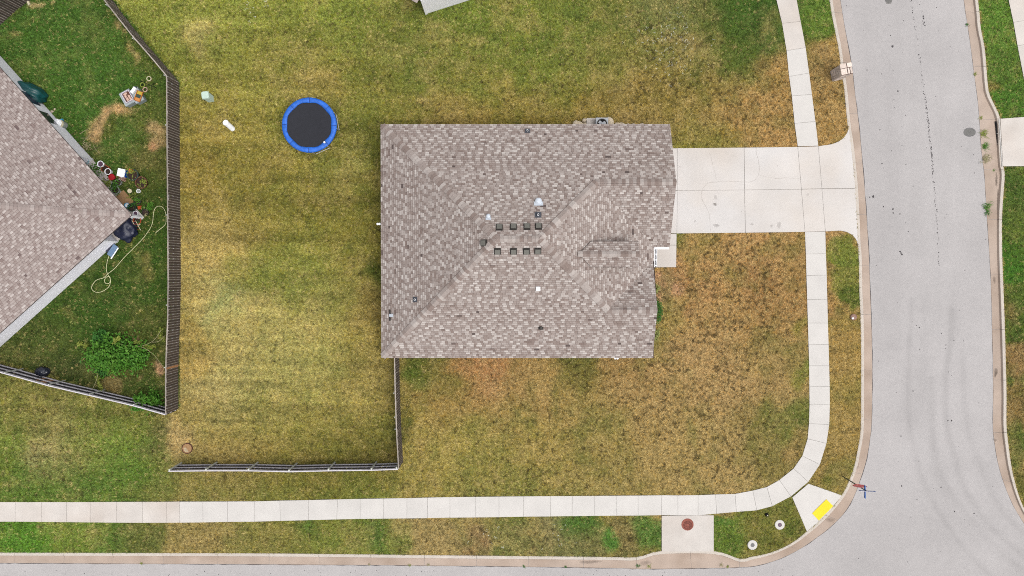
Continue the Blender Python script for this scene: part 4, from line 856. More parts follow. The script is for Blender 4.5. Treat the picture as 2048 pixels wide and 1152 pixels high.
for am in (-66, 10, 100, 190):
    a1_, a2_ = math.radians(am-17), math.radians(am+17); q = [c.xy+Vector((math.cos(a), math.sin(a)))*(Ro+.015) for a in (a1_, a2_)]
    MB().tube([(q[0].x, q[0].y, zt-.05), (q[0].x, q[0].y, .08), (q[0].x*.98+q[1].x*.02, q[0].y*.98+q[1].y*.02, .02), (q[1].x*.98+q[0].x*.02, q[1].y*.98+q[0].y*.02, .02), (q[1].x, q[1].y, .08), (q[1].x, q[1].y, zt-.05)], .021, 8).build('leg', M['steel'], t)
cb_ = P(648.7, 284.5, zt+.11); b = MB(); b.lathe(cb_, [(.07*math.cos(math.radians(a)), .07*math.sin(math.radians(a))) for a in range(-88, 89, 16)], 16)
tag(b.build('ball', M['pvc'], smooth=True), 'small white ball on the blue trampoline pad', 'ball')
# ------------------------------------------------------------------ utility pedestals
c = P(422, 198.5); t = thing('utility_pedestal', (c.x, c.y, 0), 'pale green utility pedestal near the top of the long fence', 'pedestal')
lean = Vector((-.12, .14, 0)); R = Matrix.Rotation(.12, 3, 'Z')
b = MB()
for z0, z1, wd0, wd1 in ((-.05, .62, .34, .37), (.62, .68, .42, .42)):
    vs = [Vector((c.x, c.y, z))+lean*z+R @ Vector((x*wd/2, y*wd/2, 0)) for z, wd in ((z0, wd0), (z1, wd1)) for x, y in ((-1,-1),(1,-1),(1,1),(-1,1))]
    b.add(vs, [(3,2,1,0),(4,5,6,7),(0,1,5,4),(1,2,6,5),(2,3,7,6),(3,0,4,7)])
b.build('cabinet', M['ped_green'], t)
cc = c+lean*.72+V3(0,0,.68); k = [(.21,-.15),(.21,.15),(.15,.21),(-.15,.21),(-.21,.15),(-.21,-.15),(-.15,-.21),(.15,-.21)]
MB().prism([(cc.x+(R @ V3(x,y,0)).x, cc.y+(R @ V3(x,y,0)).y) for x, y in k], .682, .74).build('lid', M['ped_green'], t)
c = P(464.5, 257); ax = Vector((-.17, .28, 1)).normalized(); t = thing('pipe_marker', (c.x, c.y, 0), 'white leaning pipe marker below the pale green pedestal', 'pipe')
q = ax.to_track_quat('Z', 'Y').to_matrix(); MB().lathe(c, [(.16, -.05), (.16, .75)], 18, M=q).build('pipe', M['pvc'], t, smooth=False); MB().lathe(c, [(.175, .752), (.175, .84), (.15, .87)], 18, M=q).build('cap', M['pvc'], t)
# ------------------------------------------------------------------ mailbox pillar of pale blocks
c0 = P(1672.5, 150.5); t = thing('mailbox_pillar', (c0.x, c0.y, 0), 'square pillar of pinkish stacked blocks beside the top kerb', 'mailbox pillar'); az = .2; S = .62
R = Matrix.Rotation(az, 3, 'Z'); MB().box((c0.x, c0.y, .72), (S-.05, S-.05, 1.44), rz=az).build('core', M['mortar'], t)
blockm = {}
for row in range(11):
    z = .06+row*.13; o = (row % 2)*.5
    for side in range(4):
        a = az+side*math.pi/2; d = Vector((math.cos(a), math.sin(a), 0)); s_ = Vector((-d.y, d.x, 0))
        cuts = sorted([-.5, .5]+[(-.12 if o else .14)+rnd.uniform(-.03, .03)])
        for k in range(len(cuts)-1):
            f0, f1 = cuts[k]*S+.008, cuts[k+1]*S-.008
            MB().box(c0+d*(S/2-.02)+s_*(f0+f1)/2+V3(0,0,z), (.07+rnd.uniform(-.01,.012), f1-f0, .105), rz=a).build('block', M['brick'], t)
for (x, y, dx, dy) in ((-.17,.2,.4,.28),(.2,.2,.3,.28),(-.18,-.13,.38,.36),(.1,-.13,.13,.36),(.255,-.13,.15,.36)):
    q = R @ V3(x, y, 0); MB().box((c0.x+q.x, c0.y+q.y, 1.53), (dx-.03, dy-.025, .09), rz=az).build('cap_stone', M['brick'], t)
MB().box((c0.x, c0.y, 1.47), (S+.02, S+.02, .06), rz=az).build('cap_bed', M['mortar'], t)
# ------------------------------------------------------------------ stop sign and street blades
b0 = P(1686, 953); t = thing('street_sign', (b0.x, b0.y, 0), 'stop sign and blue street name blades on a dark post at the corner', 'street sign')
MB().box((b0.x, b0.y, 1.65), (.06, .04, 3.4)).build('post', M['pole'], t)
sz = 2.38; so = V3(b0.x+.02, b0.y+.035, sz)
octv = lambda r, y, z: [(so.x+r*math.cos(math.pi/8+i*math.pi/4), so.y+y, z+r*math.sin(math.pi/8+i*math.pi/4)) for i in range(8)]
def octa(r, y0, y1, m, name, par):
    v = octv(r, y0, sz)+octv(r, y1, sz); return MB().add(v, [tuple(range(8)), tuple(range(15, 7, -1))]+[(i, 8+i, 8+(i+1) % 8, (i+1) % 8) for i in range(8)]).build(name, m, par)
pan = octa(.41, 0, .006, M['signwhite'], 'stop_panel', t); octa(.385, .0062, .01, M['signred'], 'red_face', pan)
cu = bpy.data.curves.new('stop_text', 'FONT'); cu.body = 'STOP'; cu.size = .32; cu.align_x = 'CENTER'; cu.align_y = 'CENTER'; cu.extrude = .001; cu.materials.append(M['signwhite'])
_t = bpy.data.objects.new('tmp', cu); _m = bpy.data.meshes.new_from_object(_t); bpy.data.objects.remove(_t); tx = link('lettering', _m, pan, (so.x, so.y+.013, sz)); tx.rotation_euler = (math.pi/2, 0, math.pi)
for (dx, dy, z, ln, rz_) in ((0, -.1, 3.12, .74, math.pi/2+.02), (.05, 0, 3.36, .95, -.05)):
    bl = MB().box((b0.x+dx, b0.y+dy, z), (ln, .012 if z < 3.2 else .005, .2), rz=rz_).build('name_blade', M['signblue'], t)
    MB().box((b0.x+dx, b0.y+dy, z+.104), (ln, .024 if z < 3.2 else .01, .012), rz=rz_).build('edge_strip', M['signblue'] if z < 3.2 else M['signwhite'], bl)
    for s_ in (1, -1): MB().box(V3(b0.x+dx, b0.y+dy, z-.085)+Matrix.Rotation(rz_, 3, 'Z') @ V3(0, .0075*s_, 0), (ln-.03, .003, .02), rz=rz_).build('border', M['signwhite'], bl)
# ------------------------------------------------------------------ covers, collars, tactile pad
def cover(name, label, px, py, r, m, ringm=None, z=.04, cat='manhole', rings=(), sx=1, sy=1, deep=.1):
    c = P(px, py, z); t = thing(name, (c.x, c.y, 0), label, cat)
    MB().lathe((c.x, c.y, z), [(r*1.0, -deep), (r*1.0, .0), (r*.9, .008), (r*.86, .0)], 28, sx=sx, sy=sy, close=False).build('rim', ringm or m, t)
    MB().lathe((c.x, c.y, z-.001), [(r*.88, -.05), (r*.88, .0)], 28, sx=sx, sy=sy).build('lid', m, t)
    return t, c
t, c = cover('manhole_cover', 'rusty red manhole cover on the concrete inlet apron', 1375, 1049, .375, M['iron'], z=.034)
for r in (.26, .2, .13): MB().lathe((c.x+.02, c.y-.04, .03), [(r, 0), (r, .012), (r-.022, .012), (r-.022, 0)], 24, close=False).build('ring_rib', M['iron_d'], t)
t, c = cover('manhole_cover', 'tan round cover set in the lawn above the bottom fence', 374, 897, .33, M['wood_tan'], M['iron_d'], z=.04)
for k in range(4): MB().tube([(c.x+.2*math.cos(a)*(.3+.22*k), c.y+.2*math.sin(a)*(.3+.22*k)-.02, .036) for a in np.linspace(2.2+k*.2, 5.2, 10)], .014, 5).build('ridge', M['cream'], t)
for px, py, m, lb in ((1559.6,1049.6,M['purple'],'white concrete collar with dark valve lid nearest the corner ramp'),(1505,1090,M['grey_iron'],'white concrete collar with grey valve lid nearest the bottom kerb')):
    c = P(px, py, .03); t = thing('valve_collar', (c.x, c.y, 0), lb, 'valve cover', 'round valve collars on the corner lawn')
    MB().lathe((c.x, c.y, 0), [(.3, -.1), (.3, .03), (.28, .045), (.125, .045), (.12, .02)], 28, close=False).build('collar', M['conc'], t)
    MB().lathe((c.x, c.y, 0), [(.12, -.02), (.12, .034), (.09, .042)], 18).build('lid', m, t); PAVE.append([Vector((c.x+.27*math.cos(a), c.y+.27*math.sin(a))) for a in np.linspace(0, 6.0, 14)])
c = P(1533, 1029); t = thing('drain_plug', (c.x, c.y, 0), 'small black knob standing in the corner grass', 'plug'); MB().lathe(c, [(.1, -.05), (.11, .1), (.08, .17), (.02, .2)], 14).build('body', M['black'], t); MB().lathe(c, [(.035, .2), (.03, .24)], 10).build('cap', M['cream'], t)
c = P(1706.5, 634); t = thing('water_meter', (c.x, c.y, 0), 'small brown metal lid with a modelled white highlight in the kerb strip', 'meter lid'); MB().lathe(c, [(.2, -.08), (.2, .06), (.16, .1), (.05, .12)], 16).build('body', mat('meter_brown', C(150, 118, 105), .6, .3, 14), t); MB().lathe(c+V3(-.08, -.07, .08), [(.07, 0), (.06, .07), (.02, .09)], 12).build('cap', M['pvc'], t)  # white cap is the shine on the lid, put in as shape and colour
for px, py, r, sx, sy, lb in ((1939.4,264.4,.37,1,.74,'dark oval cover in the grey road near the storm drain'),(1777.5,-1,.22,1,1,'dark round cover in the road cut by the top edge')):
    t, c = cover('road_cover', lb, px, py, r, M['grey_iron'], z=-.128, cat='road cover', sx=sx, sy=sy, deep=.05)
    for k in range(-4, 5): MB().box((c.x, c.y+k*.06*sy, -.126), (2*math.sqrt(max(.01, .13-(k*.06)**2))*r/.4, .016, .012)).build('rib', M['vent'], t)
# ramp pad
qs = [P(1623.9,1026.6), P(1652.5,998.5), P(1666.4,1012), P(1637.8,1041)]; zq = [-.012+.03, -.03+.03, -.02, -.02]
u1 = (qs[1]-qs[0]); u2 = (qs[3]-qs[0]); zp = lambda f, g: .032-.052*g
t = thing('tactile_pad', (sum(qs, Vector())/4).to_tuple(), 'bright yellow tactile warning pad on the corner ramp', 'tactile pad')
MB().prism([q.xy for q in qs], -.1, [.036, .036, .012, .012]).build('plate', M['yellow'], t)
b = MB()
for i in range(19):
    for j in range(9):
        f, g_ = (i+.5)/19, (j+.5)/9; q = qs[0]+u1*f+u2*g_; b.lathe((q.x, q.y, .036-.024*g_), [(.015, -.003), (.009, .006)], 6)
tag(b.build('domes', M['yellow'], t), kind='stuff')
# storm drain slot at the far kerb
c = P(1996, 285); t = thing('storm_drain', (c.x, c.y, 0), 'black curb slot storm drain at the right of the road', 'storm drain')
sl = [P(1989.5,243,-.1), P(1997,243,-.1), P(2003,331,-.1), P(1998.5,331,-.1)]
MB().prism([q.xy for q in sl], -.3, -.045).build('slot', M['black'], t)
for f in (.28, .5, .72): 
    a = sl[0].lerp(sl[3], f); e = sl[1].lerp(sl[2], f); MB().tube([(a.x, a.y, -.04), (e.x, e.y, -.03)], .012, 6).build('bar', M['steel'], t)
a, e = P(1998.5,239,.04), P(2004.5,333,.04); MB().tube([(a.x, a.y, .03), (e.x, e.y, .03)], .035, 8).build('nosing', M['conc'], t)
# ------------------------------------------------------------------ things in the left yard
def soft(name, m, c, r, seed, par, lump=.18, sq=2.6, zr=None, rz=0):
    bm = bmesh.new(); bmesh.ops.create_icosphere(bm, subdivisions=4, radius=1); r2 = random.Random(seed)
    dr = [(Vector((r2.gauss(0,1), r2.gauss(0,1), r2.gauss(0,.6))), r2.random()*6) for _ in range(9)]
    for v in bm.verts:
        d = v.co.normalized(); k = (abs(d.x)**sq+abs(d.y)**sq+abs(d.z)**sq)**(-1/sq)
        k *= 1+lump*sum(abs(math.sin(d.dot(w_)*3.4+ph)) for w_, ph in dr)/9-lump*.55
        q = d*k; q = Vector((q.x*r[0], q.y*r[1], max(q.z, -.55)*r[2])); q.rotate(Matrix.Rotation(rz, 3, 'Z')); v.co = q
    me = bpy.data.meshes.new(name); bm.to_mesh(me); bm.free(); me.materials.append(m); me.polygons.foreach_set('use_smooth', [True]*len(me.polygons))
    return link(name, me, par, c)
c = P(70, 190); t = thing('covered_grill', (c.x, c.y, 0), 'grill under a dark green tarp against the left house wall', 'grill'); soft('tarp', M['tarp'], V3(c.x, c.y, .4), (.78, .5, .74), 3, t, .6, 3, rz=-.45); MB().tube([c+V3(-.7, .32, .62), c+V3(-.82, .42, .66), c+V3(-.76, .2, .6)], .03, 6).build('handle', M['lead'], t)
c = P(88, 743); t = thing('plastic_bag', (c.x, c.y, 0), 'crumpled black plastic bag beside the lower left fence', 'bag'); soft('bag', M['plastic_black'], V3(c.x, c.y, .16), (.42, .3, .3), 5, t, .45, 2); MB().lathe(c+V3(-.1, .05, .3), [(.05, 0), (.02, .06), (.08, .12)], 9).build('knot', M['plastic_black'], t)
# hose
hz = [(772,722),(788,750),(775,800),(768,850),(775,890),(795,920),(792,955),(768,962),(754,943),(764,918),(788,912),(798,945),(785,985),(745,1015),(700,1025),(668,1008),(664,980),(695,938),(748,920),(775,895),(830,850),(900,770),(1000,670),(1060,600),(1098,530),(1108,450),(1128,410),(1165,408),(1192,445),(1198,510),(1185,545),(1140,580)]
t = thing('garden_hose', P(230, 520), 'pale yellow garden hose looped on the grass beside the left house', 'hose')
MB().tube([Vector(q)+V3(0, 0, .03+.012*(i % 7)/7) for i, q in enumerate(catmull([P(x/3.6, 300+y/3.6, .03) for x, y in hz], 6))], .02, 6).build('tube', M['hose'], t, smooth=True)
a = P(1140/3.6, 300+580/3.6, .05); MB().tube([a, a+V3(-.16, -.13, .01)], [.028, .02], 8).build('nozzle', M['hose'], t)
def pot(name, label, px, py, r, h, m, plant=None, cat='pot', n=60, size=.1, spread=1.15, zb=.0, rim=None, group='pots and buckets round the patio corner', soil='soil'):
    c = P(px, py, h); c.z = zb; t = thing(name, (c.x, c.y, zb), label, cat, group); k = h-zb
    MB().lathe(c, [(r*.74, 0.), (r*.97, k*.97), (r*1.05, k*.97), (r*1.05, k), (r*.88, k), (r*.85, k*.8)], 20, close=False).build('wall', m, t)
    MB().lathe(c, [(r*.75, .0), (r*.86, k*.82)], 20).build('filling', M[soil], t)
    if plant: leaves(MB(), (c.x, c.y, zb+k*.8), (r*spread, r*spread, .25+r*.5), n, size, shell=.2, clumps=6).build('plant', plant, t)['kind'] = 'stuff'
    return t, c
pot('bucket','white bucket furthest up the house wall, holding dark soil',200.6,328,.19,.36,M['pvc'],cat='bucket',soil='purple')
pot('bucket','white bucket directly above the red pot',215.5,343,.19,.36,M['pvc'],cat='bucket')
pot('plant_pot','bright red pot beside the lower white bucket',223,354,.19,.26,M['pot_red'],soil='pot_red')
pot('plant_pot','white rimmed pot with a green plant below the cooler',236,364.6,.2,.3,M['pot_grey'],M['leaf'],n=40)
pot('plant_pot','grey rimmed pot of herbs touching the roof edge',230.5,380,.24,.34,M['pot_grey'],M['leaf'],n=70)
t, c = pot('plant_pot','large dark green pot with an orange flowering plant beside the cooler',265,349.5,.34,.4,M['pot_green'],M['leaf_y'],n=110)
leaves(MB(), (c.x-.03, c.y+.22, .5), (.17, .13, .12), 60, .1, shell=.1).build('flowers', M['orange'], t)
pot('plant_pot','wide brown tub with a yellow green plant right of the cooler',282,365,.36,.36,M['pot_brown'],M['leaf_y'],n=90,spread=.75)
pot('plant_pot','dark pot with dense green leaves at the corner of the roof',263,415,.24,.3,M['pot_green'],M['leaf_d'],n=70)
pot('plant_pot','black pot holding bare twigs beside the hose end',290,425,.2,.26,M['pot_black'],M['twig'],n=14,size=.12)
pot('plant_pot','white pot with dark soil just off the roof corner',270.7,427,.15,.28,M['pvc'],soil='purple')
pot('plant_pot','smaller white pot tucked below the roof corner',265.5,433.5,.12,.24,M['pvc'],soil='purple')
pot('plant_pot','orange brown clay pot below the roof corner',274,441,.24,.24,M['pot_orange'],M['leaf_d'],n=16,size=.09)
pot('plant_pot','black nursery pot with a leafy plant right of the tan board',275,402,.2,.24,M['pot_black'],M['leaf'],n=60)
pot('bucket','small cream tub standing alone on the grass',259,382,.13,.16,M['cream'],cat='bucket',soil='cream')
pot('jar','small white jar right of the cream tub',276.6,382,.12,.2,M['pvc'],cat='jar',soil='pot_grey')
pot('bucket','blue and white bucket at the end of the tan board',253.5,410.5,.15,.26,M['cyan'],cat='bucket',soil='pvc')
pot('plant_pot','green pot of trailing stems under the upper roof edge',228,371,.17,.28,M['pot_green'],M['leaf'],n=50)
c = P(173, 323, .35); t = thing('hose_reel', (c.x, c.y, 0), 'pale blue ring shaped reel at the patio wall end', 'reel'); MB().tube([(c.x+.13*math.cos(a), c.y+.13*math.sin(a), .35) for a in np.linspace(0, 6.283, 17)], .035, 7).build('ring', M['sky_ring'], t); MB().tube([(c.x, c.y, 0), (c.x+.02, c.y, .35), (c.x+.2, c.y+.18, .36)], .025, 6).build('handle', M['sky_ring'], t)
rzc = -.5
c = P(209.5, 337, .2); t = thing('wooden_crate', (c.x, c.y, 0), 'brown wooden planter crate between the two white buckets', 'crate')
for s1, s2, d in ((1,0,(.03,.4,.2)),(-1,0,(.03,.4,.2)),(0,1,(.34,.03,.2)),(0,-1,(.34,.03,.2))):
    q = Matrix.Rotation(rzc, 3, 'Z') @ V3(s1*.18, s2*.2, 0); MB().box(c+q-V3(0,0,.09), d, rz=rzc).build('board', M['pot_terra'], t)
MB().box(c-V3(0,0,.12), (.32, .36, .14), rz=rzc).build('soil', M['soil'], t)
c = P(249, 347); t = thing('cooler', (c.x, c.y, 0), 'blue picnic cooler with a white lid near the patio plants', 'cooler'); rzk = -.22
MB().box((c.x, c.y, .2), (.42, .44, .4), rz=rzk, top=1.06).build('body', M['cooler_blue'], t); MB().box((c.x, c.y, .435), (.46, .48, .07), rz=rzk, top=.95).build('lid', M['pvc'], t)
q = Matrix.Rotation(rzk, 3, 'Z') @ V3(0, -.25, 0); MB().box(c+q+V3(0,0,.3), (.16, .03, .03), rz=rzk).build('handle', M['pvc'], t)
c = P(246, 357.5); t = thing('stick_pile', (c.x, c.y, 0), 'loose pale sticks over a dark tray below the cooler', 'sticks'); MB().box((c.x, c.y, .05), (.4, .3, .1), rz=.2).build('tray', M['pot_brown'], t)
for i in range(5): a = rnd.uniform(-.9, .5); d = V3(math.cos(a), math.sin(a), 0); MB().tube([c-d*.22+V3(0, (i-2)*.05, .12), c+d*.24+V3(0, (i-2)*.04, .14)], .016, 5).build('stick', M['pink'], t)
c = P(251, 398.5); t = tag(MB().box((c.x, c.y, .05), (.95, .6, .06), rz=math.atan2(d1.y, d1.x)).build('plywood_board', M['wood_tan']), 'tan plywood board lying by the patio', 'board')
c = P(281.5, 415.5); t = thing('brick_block', (c.x, c.y, 0), 'terracotta square block among the corner pots', 'block'); MB().box((c.x, c.y, .08), (.24, .2, .16), rz=.2).build('body', M['pot_terra'], t); MB().box((c.x, c.y, .165), (.2, .16, .012), rz=.2).build('face', M['pot_orange'], t)
bush('low_plant', 'leafy green plant next to the hose bend', P(297, 412.5), (.42, .26, .25), 170, .1, M['leaf'], 9, 'plant', stems=3)
bush('low_plant', 'mixed green bedding under the upper edge of the left roof', P(193, 342), (.45, .5, .3), 260, .1, M['leaf'], 12, 'plant', stems=4)
bush('low_plant', 'olive and red bedding beside the red pot under the roof edge', P(212, 362), (.4, .45, .28), 200, .1, M['leaf_y'], 10, 'plant', stems=4)
bush('low_plant', 'thin spreading plant below the cream tub', P(266, 394), (.35, .25, .18), 70, .08, M['leaf_y'], 6, 'plant', stems=2)
# patio corner: navy tarp bundle, frame, folded chair
c = nb(.55, 1.55, 0); t = thing('tarp_bundle', (c.x, c.y, .03), 'navy blue tarp bundle under the lower side of the roof corner', 'tarp'); soft('tarp', M['tarp_blue'], V3(c.x, c.y, .27), (.75, .6, .42), 8, t, .9, 2.6, rz=-.75)
A_, B_ = P(260, 440, .8), P(262, 459, .8); t = thing('step_ladder', (A_.x, A_.y, 0), 'white folding step frame leaning by the navy tarp', 'ladder')
for o2 in (0, .24):
    MB().tube([V3(A_.x+o2*.9, A_.y-o2*.1, .55), V3(B_.x+o2, B_.y, .06)], .02, 6).build('rail', M['cream'], t)
for f in (.1, .37, .64, .9): q = V3(A_.x, A_.y, .55).lerp(V3(B_.x, B_.y, .06), f); MB().tube([q, q+V3(.23, -.01, 0)], .014, 6).build('rung', M['pot_terra'], t)
c = P(270, 456); t = tag(MB().box((c.x, c.y, .05), (.85, .13, .1), rz=.72).build('edging_timber', M['cream']), 'pale edging timber along the patio edge', 'timber')
c = nb(.0, 3.0, 0); t = thing('folding_chair', (c.x, c.y, 0), 'folded blue and white chair between navy tarp and white wall', 'chair'); ra = math.atan2(d2.y, d2.x)
MB().box(c+V3(0,0,.3), (.75, .32, .03), rz=ra+.25).build('seat', M['denim'], t); MB().box(c-d1*.22+V3(0,0,.32), (.8, .06, .04), rz=ra+.25).build('side_rail', M['pvc'], t); MB().box(c+d1*.24+V3(0,0,.25), (.7, .2, .03), rz=ra+.25).build('backrest', M['tarp_blue'], t)
for s_ in (-.3, .3): MB().tube([c+d2*s_+V3(0,0,0), c+d2*s_+V3(0,0,.3)], .015, 6).build('leg', M['pvc'], t)
# white tiered can and clutter along the wall
c = P(130, 251); t = thing('trash_can', (c.x, c.y, 0), 'white and cream tiered can beside the left house wall', 'can'); ax = Vector((-.4, .12, 1)).normalized(); q = ax.to_track_quat('Z', 'Y').to_matrix()
MB().lathe(c, [(.2, -.03), (.24, .25), (.24, .3)], 18, M=q).build('base', M['pot_grey'], t); MB().lathe(c, [(.25, .302), (.25, .42), (.22, .45)], 18, M=q).build('band', M['cream'], t); MB().lathe(c, [(.26, .452), (.24, .62), (.14, .68)], 18, M=q).build('lid', M['pvc'], t)
c = P(124.5, 240.5); tag(MB().box((c.x, c.y, .08), (.2, .12, .16), rz=.3, top=.8).build('blue_tub', M['cyan']), 'small blue tub behind the white can', 'tub')
rock('larger white stone on the grass near the left house windows', 105, 223.5, .13, .12, .09, 41); rock('smaller white stone above the larger one by the left house', 110, 218.5, .08, .07, .06, 42)
c = P(174, 292); t = thing('brush_pile', (c.x, c.y, 0), 'pile of dry pale branches by the end of the left house wall', 'branches')
for i in range(16):
    a = rnd.uniform(-.9, .6) if i < 12 else rnd.uniform(.3, 1.2); L_ = rnd.uniform(.3, .9); d = V3(math.cos(a), math.sin(a), rnd.uniform(-.05, .2)); o2 = c+V3(rnd.gauss(-.3, .45), rnd.gauss(.15, .3), .06)
    MB().tube([o2-d*L_*.5, o2+V3(0, 0, .05), o2+d*L_*.5], [.02, .016, .006], 5).build('branch', M['twig'] if i % 3 else M['stem'], t)
leaves(MB(), (c.x+.05, c.y, .05), (.35, .3, .15), 90, .09, shell=.1).build('dry_leaves', M['twig'], t)
# storage bins on the grass with trays on them
c = P(263, 199); rzb = .5
t = thing('storage_bin', (c.x, c.y, 0), 'grey storage bin carrying the lavender tray in the left yard', 'bin', 'grey storage bins'); MB().box((c.x, c.y, .26), (.62, .8, .52), rz=rzb, top=1.05).build('body', M['bin_grey'], t); MB().box((c.x, c.y, .55), (.7, .88, .06), rz=rzb, top=.96).build('lid', M['bin_grey'], t)
c2 = P(281, 194); t = thing('storage_bin', (c2.x, c2.y, 0), 'grey storage bin carrying the orange and yellow box', 'bin', 'grey storage bins'); MB().box((c2.x, c2.y, .24), (.5, .82, .48), rz=rzb, top=1.05).build('body', M['bin_grey'], t); MB().box((c2.x, c2.y, .51), (.58, .9, .06), rz=rzb, top=.96).build('lid', M['bin_grey'], t); q = Matrix.Rotation(rzb, 3, 'Z') @ V3(.29, -.1, 0); MB().box(c2+q+V3(0,0,.46), (.05, .2, .1), rz=rzb).build('latch', M['pot_black'], t)
ct = P(256, 193.5, .62); t = thing('tray', (ct.x, ct.y, .58), 'lavender white tray of pinkish brown blocks on a storage bin', 'tray'); Rb = Matrix.Rotation(rzb, 3, 'Z')
MB().box((ct.x, ct.y, .595), (.48, .62, .03), rz=rzb).build('base', M['pot_brown'], t)
for x, y, dx, dy in ((.24,0,.035,.65),(-.24,0,.035,.65),(0,.31,.5,.035),(0,-.31,.5,.035)): q = Rb @ V3(x, y, 0); MB().box((ct.x+q.x, ct.y+q.y, .67), (dx, dy, .16), rz=rzb).build('side', M['lavender'], t)
for x, y, dx, dy in ((-.05,.2,.22,.12),(-.1,.05,.12,.14),(-.08,-.14,.14,.2),(.09,-.05,.12,.2),(.1,-.2,.14,.12)): q = Rb @ V3(x, y, 0); MB().box((ct.x+q.x, ct.y+q.y, .645), (dx, dy, .08), rz=rzb+.1).build('block', M['pink'], t)
cj = P(267, 180.5, .68); t = thing('plastic_jug', (cj.x, cj.y, .58), 'white plastic jug lying between the tray and the yellow box', 'jug'); MB().box((cj.x, cj.y, .66), (.18, .4, .16), rz=rzb-1.1).build('body', M['pvc'], t); q = Matrix.Rotation(rzb-1.1, 3, 'Z') @ V3(.0, .23, 0); MB().box(cj+q+V3(0,0,-.02), (.08, .07, .08), rz=rzb).build('cap', M['tarp_blue'], t)
co = P(277.5, 192.5, .6); t = thing('seed_box', (co.x, co.y, .54), 'open box with orange and yellow contents on a storage bin', 'box'); MB().box((co.x, co.y, .555), (.34, .64, .03), rz=rzb-.85).build('base', M['pot_terra'], t)
for y, m in ((.2, 'mustard'), (0, 'pot_green'), (-.2, 'orange')): q = Matrix.Rotation(rzb-.85, 3, 'Z') @ V3(0, y, 0); MB().box((co.x+q.x, co.y+q.y, .6), (.28, .18, .08), rz=rzb-.85).build('packet', M[m], t)
for x in (-.17, .17): q = Matrix.Rotation(rzb-.85, 3, 'Z') @ V3(x, 0, 0); MB().box((co.x+q.x, co.y+q.y, .62), (.025, .64, .12), rz=rzb-.85).build('side', M['orange'], t)
t = thing('plant_stand', P(297, 171), 'black metal plant stand with three round holders beside the bins', 'plant stand'); zs_ = lambda x, y, z: P(235+x/12.8, 140+y/12.8, z)
for l in ([(570,270,.05),(680,320,.4),(860,400,.5),(1000,460,.05)], [(960,320,.05),(860,400,.5),(885,540,.05)], [(680,320,.4),(600,400,.05)]): MB().tube([zs_(*q) for q in l], .018, 6).build('frame', M['black'], t)
for x, y, m in ((805,220,'cream'),(705,500,'pink'),(640,380,'leaf_y')):
    q = zs_(x, y, .5); MB().tube([(q.x+.13*math.cos(a), q.y+.13*math.sin(a), .5) for a in np.linspace(0, 6.283, 17)], .025, 6).build('holder', M[m], t)
    MB().tube([(q.x, q.y, .02), (q.x, q.y, .5)], .012, 6).build('stalk', M['black'], t)
c = P(58.5, 7); tag(MB().box((c.x, c.y, .06), (.13, .24, .1), rz=.35, top=.9).build('white_block', M['cream']), 'small cream block on the grass near the top left fence stub', 'block')
# ------------------------------------------------------------------ grass: nobody could count the blades
DENS = 300
x0, x1, y0, y1 = -32.5, 32.5, -19.0, 19.0
nT = int((x1-x0)*(y1-y0)*DENS); tx_ = rng.uniform(x0, x1, nT); ty = rng.uniform(y0, y1, nT)
ok = pip(tx_, ty, [(q.x, q.y) for q in lawnA]) | pip(tx_, ty, [(q.x, q.y) for q in lawnB])
for pl in PAVE:
    bx = [q[0] for q in pl]; by = [q[1] for q in pl]; sel = np.where(ok & (tx_ > min(bx)) & (tx_ < max(bx)) & (ty > min(by)) & (ty < max(by)))[0]
    cxp, cyp = sum(bx)/len(bx), sum(by)/len(by)
    if sel.size: ok[sel[pip(tx_[sel], ty[sel], [(q[0], q[1]) for q in pl])]] = False
for pl in house_w: ok &= ~pip(tx_, ty, [(q[0], q[1]) for q in pl])
tx_ = tx_[ok]; ty = ty[ok]; n = tx_.size
fi = np.clip(((ty-gy[0])/CELL), 0, len(gy)-1.01); fj = np.clip((tx_-gx[0])/CELL, 0, len(gx)-1.01); i0 = fi.astype(int); j0 = fj.astype(int); ci = cg[i0, j0]
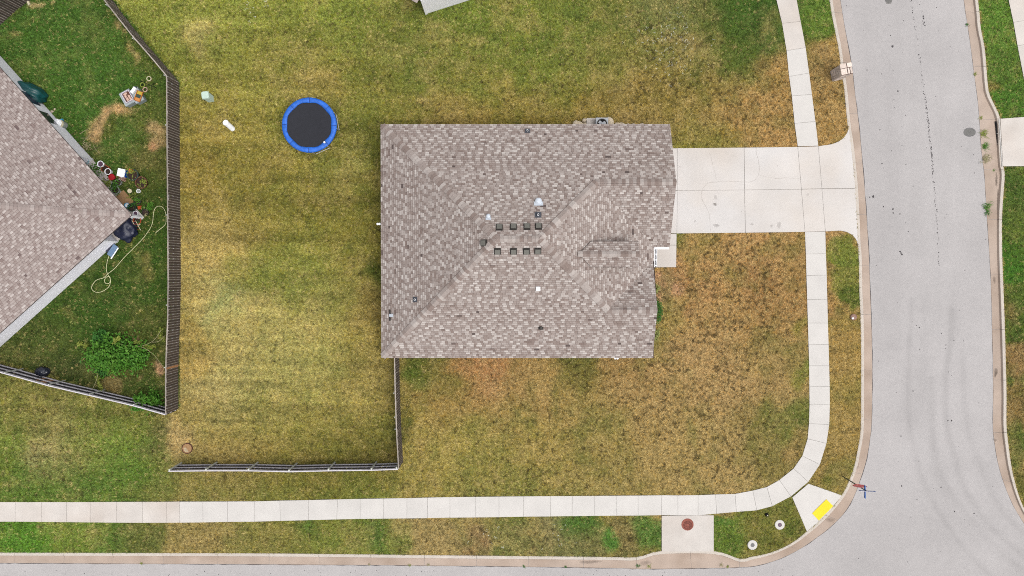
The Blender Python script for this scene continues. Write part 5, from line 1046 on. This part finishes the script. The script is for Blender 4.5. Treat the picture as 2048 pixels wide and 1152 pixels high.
# tufts: thin, dark or straw coloured by clump
cl = vnoise(tx_, ty, .13, 21); c2_ = vnoise(tx_, ty, .42, 22)
lum = ci.sum(1)/3
wWm = lambda a, b: pip(a, b, FENCE_W)
straw = np.array(lin((190, 160, 96))); dark = np.array(lin((46, 50, 20)))
r_ = rng.random(n)
ci = ci*(.78+.5*cl+.25*rng.random(n))[:, None]
fr = np.clip((c2_-.42)*3, 0, 1)*.6; pdry = np.clip((lum-.07)*6, .15, 1.)
msk = r_ < .13*pdry+.06*fr; ci[msk] = ci[msk]*.45+straw*.5
msk = (cl < .3) & (r_ > .45); ci[msk] = ci[msk]*.55+dark*.35
tpx, tpy = topx(tx_, ty)
def reg(l): return np.clip(sum(k*np.exp(-((tpx-x)**2+(tpy-y)**2)/(2*r*r)) for x, y, r, k in l), 0, 1)
sp = reg([(1500,560,70,1),(1420,640,70,.7),(1560,640,50,.8),(1500,230,60,.9),(1560,200,40,.8),(1350,160,60,.7),(1300,820,110,.6),(1450,800,90,.6),(1100,850,120,.35),(1450,930,60,.5),(1330,70,50,.8),(1200,200,80,.4),(100,880,90,.5),(300,880,40,.6),(1660,180,50,.7),(450,1075,60,.5),(1000,1080,120,.6),(1250,1075,40,.6),(1420,520,40,.5),(2030,700,40,.6),(1000,130,100,.25),(600,40,100,.25)])
sk = vnoise(tx_, ty, .15, 31); msk = (sk < .1+.2*sp) & (~wWm(tx_, ty)); ci[msk] = ci[msk]*.3+np.array(lin((66, 52, 28)))*.55
sk = vnoise(tx_, ty, .12, 37); msk = sk > .86-.1*sp; ci[msk] = ci[msk]*.6+straw*.5
wh = reg([(1330,80,34,1),(1345,110,26,1),(1110,1055,16,.4),(1125,1085,16,.4),(500,10,14,.8),(990,1070,20,.4)]); msk = rng.random(n) < .045*wh; ci[msk] = np.array(lin((205, 200, 185)))
lm = ci.mean(1, keepdims=True); ci = np.clip((ci*.88+lm*.12)*np.array([1.0, 1.08, 1.12])*GA*1.54*np.where(wWm(tx_, ty), 1.0, 1.)[:, None], .004, .75)
NB = 3; wW = inW[i0, j0]
hgt = rng.uniform(.02, .045, n)*np.where(wW, 1.2, 1.)
V = np.empty((n, NB, 3, 3), np.float32)
for k in range(NB):
    a = rng.uniform(0, 2*np.pi, n); L_ = hgt*rng.uniform(.8, 1.6, n); wd = rng.uniform(.012, .022, n); dx, dy = np.cos(a), np.sin(a); sp = rng.uniform(.045, .11, n)
    ox = tx_+rng.normal(0, .02, n); oy = ty+rng.normal(0, .02, n)
    V[:, k, 0] = np.stack([ox-dy*wd, oy+dx*wd, np.full(n, -.035)], -1); V[:, k, 1] = np.stack([ox+dy*wd, oy-dx*wd, np.full(n, -.035)], -1)
    V[:, k, 2] = np.stack([ox+dx*sp, oy+dy*sp, L_], -1)
V = V.reshape(-1, 3); cc_ = np.repeat(ci, NB*3, 0)
me = npmesh('grass', V, np.arange(len(V)).reshape(-1, 3), M['grass'], cc_)
tag(link('grass', me), 'short patchy green and straw coloured lawn grass', 'grass', kind='stuff')
print('tufts', n, 'objects', len(bpy.data.objects))
